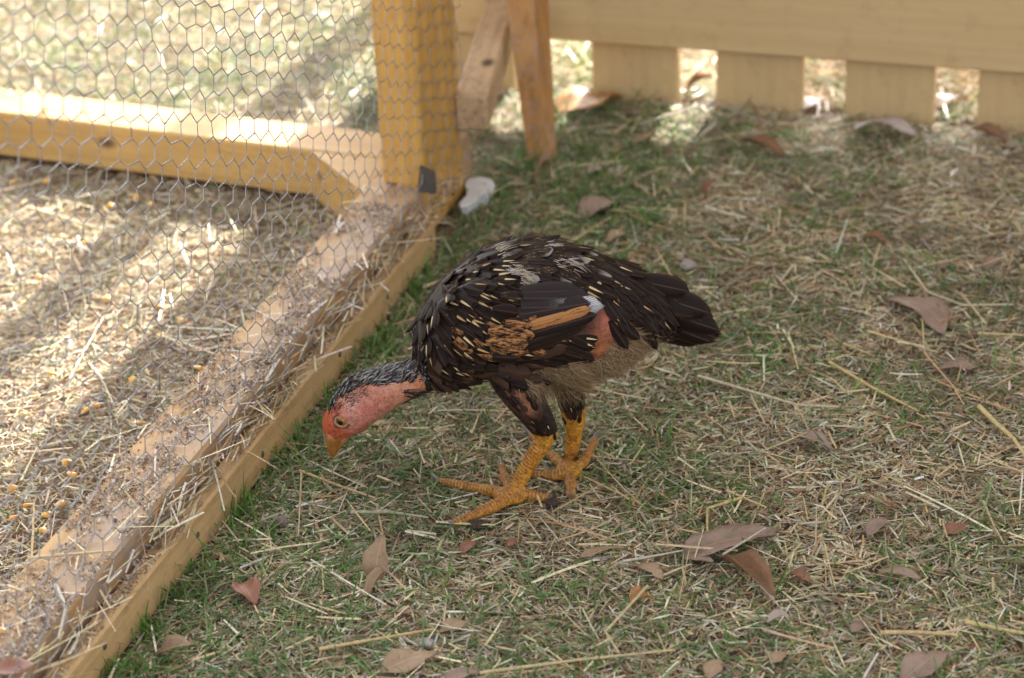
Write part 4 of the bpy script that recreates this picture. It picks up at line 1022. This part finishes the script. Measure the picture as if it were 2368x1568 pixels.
for sx_, sy_ in spots:
    if in_poly(sx_, sy_, BARE) or (sx_ > 1225 and 668 < sy_ < 770 and sx_ < 1400): continue
    if sx_ < 985 and sy_ > 800: continue
    rr = random.random()
    if in_poly(sx_, sy_, ORNG): kd = 'orange' if rr < .62 else ('streak' if rr < .75 else 'black')
    elif in_poly(sx_, sy_, WHT): kd = 'white' if rr < .09 else ('lace' if rr < .62 else 'black')
    elif sx_ > 1360: kd = 'black' if rr < .80 else ('streak' if rr < .88 else ('white' if rr < .895 and sy_ < 660 else 'black'))
    elif sy_ > 825: kd = 'brown' if rr < .55 else 'black'
    elif sy_ < 600: kd = 'streak' if rr < .35 else ('lace' if rr < .62 else ('white' if rr < .635 else 'black'))
    else: kd = 'streak' if rr < .50 else ('lace' if rr < .58 else 'black')
    a_ = flow(sx_, sy_) + random.uniform(-.16, .16)
    Lp = random.uniform(46, 66); Wp = random.uniform(26, 36)
    if sy_ < 600: Wp *= 1.1
    if put_px('shoulder_feather' if sx_ < 1130 else ('back_feather' if sx_ < 1400 else 'rump_feather'), kd, random.choice((0, 1, 2)), sx_, sy_, math.cos(a_), math.sin(a_), Lp, Wp, .0008, random.uniform(.06, .20), random.uniform(-.25, .25)): cnt += 1
for i in range(60):
    sx_, sy_ = random.uniform(975, 1110), random.uniform(630, 840)
    a_ = flow(sx_, sy_) + random.uniform(-.2, .2)
    put_px('shoulder_feather', 'streak' if random.random() < .35 else 'black', random.choice((0, 1, 2)), sx_, sy_, math.cos(a_), math.sin(a_), random.uniform(44, 60), random.uniform(26, 34), .0014, random.uniform(.08, .20), random.uniform(-.25, .25))
# breast lobe in front of the legs
for i in range(26):
    t = random.random(); sx_ = 985 + 110 * t; sy_ = random.uniform(845, 902)
    put_px('breast_feather', random.choice(['black', 'black', 'streak', 'lace', 'black']), random.choice((0, 2)), sx_, sy_, 1, .15 + .3 * random.random(), 44, 26, .0008, random.uniform(.05, .18), random.uniform(-.3, .3))
# feathers of the two drumsticks
for i in range(110):
    t = random.random(); near = i < 70
    c0, c1 = ((1165, 870), (1258, 1000)) if near else ((1310, 880), (1328, 965))
    hw = (46 - 18 * t) if near else (36 - 8 * t)
    sx_ = c0[0] + (c1[0] - c0[0]) * t + random.uniform(-hw, hw); sy_ = c0[1] + (c1[1] - c0[1]) * t
    if near and in_poly(sx_, sy_, [(1175, 880), (1205, 885), (1240, 960), (1215, 965)]): continue
    d = (.58, .81) if near else (.15, 1)
    put_px('leg_feather', random.choice(['black', 'black', 'brown', 'streak' if t > .6 else 'black']), 2, sx_, sy_, d[0], d[1], 34 - 12 * t, 18 - 5 * t, .0006, random.uniform(.05, .2), random.uniform(-.3, .3))
# the folded wing: long quills, from the lowest up
WING = [('edge', 1195, 812, 1362, 738, 46, .0045), ('brown', 1190, 822, 1330, 790, 48, .003), ('edge', 1200, 800, 1368, 735, 40, .0060), ('edge', 1205, 778, 1385, 726, 42, .0075), ('blade', 1200, 758, 1372, 712, 46, .0090), ('slate', 1205, 735, 1330, 706, 30, .0098),
        ('slate', 1200, 728, 1370, 700, 52, .0105), ('slatetip', 1205, 712, 1402, 708, 58, .0118), ('slate', 1210, 690, 1372, 690, 54, .0130), ('slate', 1205, 676, 1345, 672, 44, .0140)]
for kd, x0, y0, x1, y1, wp, lift in WING:
    P0, N0 = hitpx(x0, y0)
    if P0 is None: continue
    depth = P0[1] - lift
    A_ = V(x0, y0, depth); B_ = V(x1, y1, depth + .012); d = B_ - A_; L_ = np.linalg.norm(d); d /= L_
    nn = np.array([0, -1., .35]); nn = nn - d * (nn @ d); nn /= np.linalg.norm(nn)
    put('wing_feather', kd, 3, feather_matrix(A_, nn, d, L_, wp / 2440, 0))
# coverts that overlap the quills
for i, (sx_, sy_, kd) in enumerate([(1205, 690, 'black'), (1200, 712, 'orange'), (1190, 735, 'orange'), (1195, 757, 'orange'), (1180, 778, 'orange'), (1170, 795, 'orange'), (1160, 810, 'black'), (1178, 670, 'lace'), (1160, 700, 'black'), (1150, 750, 'orange'), (1145, 775, 'orange')]):
    P0, N0 = hitpx(sx_ - 22, sy_)
    nn = np.array([0, -1., .35]); nn /= np.linalg.norm(nn); d = px_dir(1, .10 + (760 - sy_) * .001)
    put('wing_feather', kd, 0, feather_matrix(P0 - np.array([0, .010 + .0004 * i, 0]), nn, d, 62 / 2440, 34 / 2440, .03))
# tail
for i in range(26):
    t = i / 25; side = (i % 2) * 2 - 1
    x0, y0 = 1456 + 30 * random.random(), 645 + 85 * t; x1, y1 = np.interp(t, [0, .3, .6, .85, 1], [1590, 1646, 1672, 1664, 1606]) + random.uniform(-8, 4), np.interp(t, [0, .3, .6, .85, 1], [672, 722, 776, 796, 790])
    A_ = V(x0, y0, BY + side * .008 * (1 - t)); B_ = V(x1, y1, BY + side * (.004 + .016 * random.random()) - .008); d = B_ - A_; L_ = np.linalg.norm(d); d /= L_
    nn = np.array([0, -1., .9 - .8 * t]); nn = nn - d * (nn @ d); nn /= np.linalg.norm(nn)
    put('tail_feather', 'black', 4, feather_matrix(A_, nn, d, L_, random.uniform(50, 70) / 2440, random.uniform(-.05, .08), random.uniform(-.3, .3)))
# smaller feathers over the root of the tail
for i in range(34):
    sx_, sy_ = random.uniform(1400, 1530), random.uniform(600, 760)
    a_ = math.radians(30 + random.uniform(-8, 30) * (sy_ > 680))
    put_px('rump_feather', 'black' if random.random() < .9 else 'streak', random.choice((0, 2)), sx_, sy_, math.cos(a_), math.sin(a_), random.uniform(60, 92), random.uniform(24, 32), .001, random.uniform(.03, .12), random.uniform(-.3, .3))
for i in range(22):
    sx_, sy_ = random.uniform(1388, 1450), random.uniform(640, 705); a_ = math.radians(random.uniform(35, 65))
    put_px('rump_feather', 'black' if random.random() < .85 else 'streak', random.choice((0, 2)), sx_, sy_, math.cos(a_), math.sin(a_), random.uniform(46, 70), random.uniform(22, 30), .0016, random.uniform(.03, .12), random.uniform(-.3, .3))
# plumage of the side turned away
ctr = np.array([tuple(p.center) for p in BODY.polygons]); nrm = np.array([tuple(p.normal) for p in BODY.polygons])
px_, py_ = project(ctr)
hid = np.where(((nrm * (CAMP - ctr)).sum(1) < .02) & (px_ > 975) & (px_ < 1540) & (ctr[:, 2] > .115) & (py_ < 850))[0]
RNG.shuffle(hid)
fv, fq, fu, fo = [], [], [], 0
bm_v, bm_q, bm_uv = feather_mesh(1, 1, .1, .35, .8, .35, 5, 6)
for i in hid[:260]:
    d = np.array([1., 0, -.28]) + RNG.normal(0, .1, 3); M = feather_matrix(ctr[i] + nrm[i] * .0008, nrm[i], d, RNG.uniform(.020, .028), RNG.uniform(.012, .016), RNG.uniform(.05, .2))
    fv.append(bm_v @ M[:3, :3].T + M[:3, 3]); fq.append(bm_q + fo); fu.append(bm_uv); fo += len(bm_v)
o = link('plumage', np_mesh('plumage', np.concatenate(fv), np.concatenate(fq), smooth=True, uv=np.concatenate(fu)), FM['black'], HEN); o['kind'] = 'stuff'

# fine strands: down on the belly, hackle on the neck, stubble on head and shanks
def strands(name, P, Nn, d, L, W, bend, cols, matl, k=4):
    n = len(P); t = np.linspace(0, 1, k)
    d = d - Nn * (d * Nn).sum(1, keepdims=True); d /= np.linalg.norm(d, axis=1, keepdims=True)
    side = np.cross(d, Nn); 
    ang = RNG.normal(0, .5, n)[:, None]; sd2 = side * np.cos(ang) + Nn * np.sin(ang)
    curl = RNG.normal(0, 1, (n, 1)) * side
    pos = P[:, None, :] + L[:, None, None] * (d[:, None, :] * t[None, :, None] + Nn[:, None, :] * (bend[:, None, None] * (t - .55 * t * t)[None, :, None]) + curl[:, None, :] * (.22 * t * t)[None, :, None])
    wd = W[:, None] * np.linspace(1, .25, k)[None, :] / 2
    v = np.stack([pos + sd2[:, None, :] * wd[..., None], pos - sd2[:, None, :] * wd[..., None]], 2)
    base = (np.arange(n) * 2 * k)[:, None]
    q = np.concatenate([base + np.array([[2 * i, 2 * i + 1, 2 * i + 3, 2 * i + 2]]) for i in range(k - 1)], 0)
    c = np.asarray(cols)
    if c.ndim == 2: c = np.repeat(c[:, None, :], k, 1)
    o = link(name, np_mesh(name, v.reshape(-1, 3), q, col=np.repeat(c, 2, 1).reshape(-1, 3)), matl, HEN); o['kind'] = 'stuff'
    return o
M_DOWN = blade_mat('down', .3, .8, .1); M_PIN = blade_mat('pin feathers', .05, .45, .4)
FLUFF = [(1195, 860), (1240, 848), (1320, 838), (1390, 825), (1425, 785), (1460, 755), (1525, 775), (1500, 830), (1440, 880), (1330, 910), (1240, 895), (1185, 888)]
sel = np.array([i for i in range(len(ctr)) if 1180 < px_[i] < 1530 and 745 < py_[i] < 920 and ctr[i, 2] > .09 and in_poly(px_[i], py_[i], FLUFF)])
ii = RNG.choice(sel, 9500); n = len(ii)
d = np.tile(np.array([.75, 0, -.75]), (n, 1)) + RNG.normal(0, .38, (n, 3))
strands('belly_down', ctr[ii], nrm[ii], d, RNG.uniform(.012, .027, n), RNG.uniform(.00025, .0006, n), RNG.uniform(.15, .7, n), pick([(.40, .29, .175), (.28, .19, .115), (.52, .40, .26), (.13, .085, .055)], n, [4, 3, 3, 1.2]), M_DOWN, 5)
# hackle: upper half of neck and crown
ax_ = np.array(ncl[2:]); 
sel = np.where((px_ > 748) & (px_ < 985) & (ctr[:, 2] < .16) & (py_ < 1000))[0]
topl = np.interp(px_, [748, 757, 775, 798, 825, 855, 890, 925, 954, 985], [975, 950, 905, 880, 860, 850, 842, 834, 817, 790])
lim = np.interp(px_, [748, 790, 860, 930, 985], [14, 34, 44, 56, 90])
sel = sel[(py_[sel] - topl[sel] < lim[sel])]
ii = RNG.choice(sel, 1500); n = len(ii)
d = np.tile(px_dir(.86, -.42), (n, 1)) + RNG.normal(0, .12, (n, 3))
dark = pick([(.010, .009, .010), (.02, .017, .018)], n, [3, 1]); tipc = pick([(.66, .66, .68), (.010, .009, .010), (.40, .38, .38)], n, [4, 4, 2])
cc = np.stack([dark, dark, dark * .5 + tipc * .5, tipc], 1)
strands('neck_hackle', ctr[ii], nrm[ii], d, RNG.uniform(.006, .013, n), RNG.uniform(.0008, .0017, n), RNG.uniform(.15, .5, n), cc, M_PIN, 4)
# dark base feathers of the nape so that no skin shows between the pins
ii = RNG.choice(sel, 700); n = len(ii)
d = np.tile(px_dir(.86, -.42), (n, 1)) + RNG.normal(0, .15, (n, 3))
strands('neck_hackle', ctr[ii], nrm[ii], d, RNG.uniform(.007, .011, n), RNG.uniform(.0025, .004, n), RNG.uniform(.02, .15, n), pick([(.012, .010, .011)], n, [1]), M_PIN, 4)
# dark fringe where neck meets breast and under the throat, and where drumstick meets shank
sel = np.where((px_ > 930) & (px_ < 1000) & (py_ > 900) & (py_ < 945) & (ctr[:, 2] > .02))[0]
ii = RNG.choice(sel, 160); n = len(ii)
strands('throat_hackle', ctr[ii], nrm[ii], np.tile(px_dir(.9, -.1), (n, 1)) + RNG.normal(0, .2, (n, 3)), RNG.uniform(.006, .012, n), RNG.uniform(.001, .002, n), RNG.uniform(.05, .3, n), pick([(.012, .009, .009), (.10, .07, .05)], n, [4, 1]), M_PIN, 4)
sel = np.where((px_ > 770) & (px_ < 960) & (py_ > 880) & (py_ < 1010) & (ctr[:, 2] < .15))[0]
ii = RNG.choice(sel, 1100); n = len(ii)
strands('stubble', ctr[ii], nrm[ii], np.tile(px_dir(.86, -.42), (n, 1)) + RNG.normal(0, .3, (n, 3)), RNG.uniform(.0015, .004, n), RNG.uniform(.00018, .0004, n), RNG.uniform(.2, .8, n), pick([(.46, .27, .18), (.04, .025, .02), (.6, .45, .35)], n, [3, 3, 2]), M_PIN, 3)
# dark bristles on forehead, brow and round the ear
for bx, by, rad, cntb in ((768, 945, 20, 90), (790, 930, 26, 110), (812, 925, 14, 40), (770, 1000, 16, 40), (832, 905, 18, 60)):
    s2 = np.where(((px_ - bx) ** 2 + (py_ - by) ** 2 < rad ** 2) & (ctr[:, 2] < .15) & ((nrm * (CAMP - ctr)).sum(1) > 0))[0]
    if len(s2) == 0: continue
    jj = RNG.choice(s2, cntb); m2 = len(jj)
    strands('bristles', ctr[jj], nrm[jj], np.tile(px_dir(.8, -.5), (m2, 1)) + RNG.normal(0, .3, (m2, 3)), RNG.uniform(.002, .006, m2), RNG.uniform(.0004, .0009, m2), RNG.uniform(.05, .4, m2), pick([(.012, .010, .010), (.06, .03, .02)], m2, [3, 1]), M_PIN, 3)
# loose soft barbs along the outline of the back
sel = np.where((px_ > 960) & (px_ < 1560) & (ctr[:, 2] > .11) & (np.abs((nrm * (CAMP - ctr)).sum(1)) < .7) & (py_ < 780))[0]
ii = RNG.choice(sel, 900); n = len(ii)
strands('barbs', ctr[ii] + nrm[ii] * .002, nrm[ii], np.tile(np.array([1, 0, -.3]), (n, 1)) + RNG.normal(0, .35, (n, 3)), RNG.uniform(.006, .014, n), RNG.uniform(.0002, .0004, n), RNG.uniform(.1, .4, n), pick([(.02, .014, .012), (.10, .07, .05)], n, [4, 1]), M_DOWN, 4)

# ruffled pale barbs on the middle of the back
sel = np.array([i for i in range(len(ctr)) if 1150 < px_[i] < 1350 and 560 < py_[i] < 670 and (nrm[i] @ (CAMP - ctr[i])) > 0 and in_poly(px_[i], py_[i], WHT)])
cl = RNG.choice(sel, 13); ii = np.concatenate([sel[np.argsort(np.linalg.norm(ctr[sel] - ctr[c_], axis=1))[RNG.integers(0, 60, 16)]] for c_ in cl]); n = len(ii)
dd = np.repeat(RNG.normal(0, .35, (13, 3)), 16, 0)
strands('pale_barbs', ctr[ii] + nrm[ii] * RNG.uniform(.004, .008, (n, 1)), nrm[ii], np.tile(np.array([1, 0, -.35]), (n, 1)) + dd + RNG.normal(0, .12, (n, 3)), RNG.uniform(.006, .013, n), RNG.uniform(.0004, .0010, n), RNG.uniform(.0, .25, n), pick([(.40, .36, .34), (.30, .25, .22), (.46, .36, .22)], n, [4, 2, 2]), M_PIN, 4)

# head details ----------------------------------------------------
def part_mesh(name, v, q, matl, t=None, parent=None, smooth=True): return link(name, np_mesh(name, v, q, t, smooth=smooth), matl, parent or HEN)
M_BEAK = plain_mat('beak horn', (.43, .175, .04), .38, 0, .45, 120, .45, .3)
M_EYE = plain_mat('amber iris', (.34, .13, .02), .08, 0, .6, 500, .6, .05); M_PUPIL = plain_mat('pupil', (.006, .004, .004), .05, 0, .6, 100, .9, 0)
M_LID = plain_mat('eyelid skin', (.40, .25, .12), .5, 0, .3, 500, .55, .4); M_COMB = plain_mat('comb skin', (.56, .13, .055), .5, 0, .35, 400, .6, .6)
M_CLAW = plain_mat('claw horn', (.15, .115, .11), .35, 0, .45, 200, .7, .2)
# beak: upper and lower half
def beak_ring(top, bot, b, n=16):
    return ring(top, bot, b, 1.955, n)
v, q, t = loft([beak_ring((750, 998), (806, 1000), .0100), beak_ring((750, 1014), (800, 1012), .0086), beak_ring((752, 1030), (791, 1026), .0066), beak_ring((757, 1044), (781, 1041), .0042), beak_ring((763, 1054), (774, 1053), .0020), beak_ring((769, 1061), (771, 1062), .0006)])
bk = part_mesh('beak', v, q, M_BEAK, t)
v, q, t = loft([beak_ring((776, 1003), (816, 1006), .0082), beak_ring((778, 1018), (804, 1020), .0066), beak_ring((776, 1033), (791, 1034), .0044), beak_ring((774, 1046), (780, 1048), .0015)])
part_mesh('lower_beak', v, q, M_BEAK, t, bk)
def bvh_of(v, q): return BVHTree.FromPolygons([tuple(p) for p in v], [tuple(int(i) for i in f_) for f_ in q])
P, Nn = hitpx(764, 1012)
if P is not None:
    ev, eq, et = ellipsoid(P - Nn * .0002, (R @ np.array([.0006, .0022, 0]), R @ np.array([.0011, -.0002, 0]), Nn * .0006), 12, 8); part_mesh('nostril', ev, eq, M_PUPIL, parent=bk)
P, Nn = hitpx(790, 974)
er = .0056
ctr_e = P - Nn * .0024
ev, eq, et = ellipsoid(ctr_e, (np.array([er, 0, 0]), np.array([0, er, 0]), np.array([0, 0, er])), 24, 16); eye = part_mesh('eye', ev, eq, M_EYE)
Nd = Nn / np.linalg.norm(Nn); e1_ = np.cross(Nd, [0, 0, 1.]); e1_ /= np.linalg.norm(e1_); e2_ = np.cross(Nd, e1_)
ev, eq, et = ellipsoid(ctr_e + Nd * (er - .0007), (e1_ * .0030, e2_ * .0030, Nd * .0011), 18, 10); part_mesh('pupil', ev, eq, M_PUPIL, parent=eye)
th = np.linspace(0, 2 * math.pi, 41)
lx, ly = R @ np.array([.93, -.36, 0]), R @ np.array([.36, .93, 0])
loop = [P + Nd * .0012 + lx * .0060 * math.cos(a_) + ly * .0045 * math.sin(a_) * (1 if math.sin(a_) < 0 else .9) for a_ in th]
v, q = tubes(np.array(loop)[None], .0011, 8); part_mesh('eyelid', v, q, M_LID, parent=eye)
loop = [P + Nd * .0000 + lx * .0082 * math.cos(a_) + ly * .0062 * math.sin(a_) for a_ in th]
v, q = tubes(np.array(loop)[None], .0010, 8); part_mesh('eyelid', v, q, plain_mat('face skin', (.16, .07, .05), .6, 0, .2, 500, .7, .4), parent=eye)
# comb: a low toothed ridge along the brow
top = [(756, 948), (750, 958), (747, 968), (746, 978), (746, 988), (747, 998), (751, 1008)]; low = [(772, 956), (768, 966), (766, 976), (765, 986), (765, 996), (765, 1004), (764, 1011)]
v, q = [], []
for i, (a_, b_) in enumerate(zip(top, low)):
    jx = -1.5 if i % 2 else .5
    for (x_, y_), dy in (((b_[0], b_[1]), -.0030), ((a_[0] + jx, a_[1]), -.0016), ((a_[0] + jx, a_[1]), .0016), ((b_[0], b_[1]), .0030)): v.append(V(x_, y_, 1.955 + dy))
for i in range(len(top) - 1):
    for j in range(3): q.append((i * 4 + j, i * 4 + j + 1, i * 4 + 4 + j + 1, i * 4 + 4 + j))
part_mesh('comb', v, q, M_COMB)
# claws
for P, tip in zip(TOES, [((987, 1096), .004), ((1020, 1217), .003), ((1281, 1152), .004), ((1158, 1060), .010), ((1319, 1163), .002), ((1390, 994), .008), ((1215, 1094), .004), ((1204, 980), .010)]):
    a_ = np.array(P[-1]); b_ = G(*tip[0], tip[1]); pv = np.array(P[-2]); d0 = (a_ - pv) / np.linalg.norm(a_ - pv)
    m_ = (a_ + b_) / 2 + np.array([0, 0, .0022])
    v, q, t = tube_closed([a_ - d0 * .003, a_, m_, b_], [.0026, .0030, .0020, .0004], 10, 5); part_mesh('claw', v, q, M_CLAW, t)
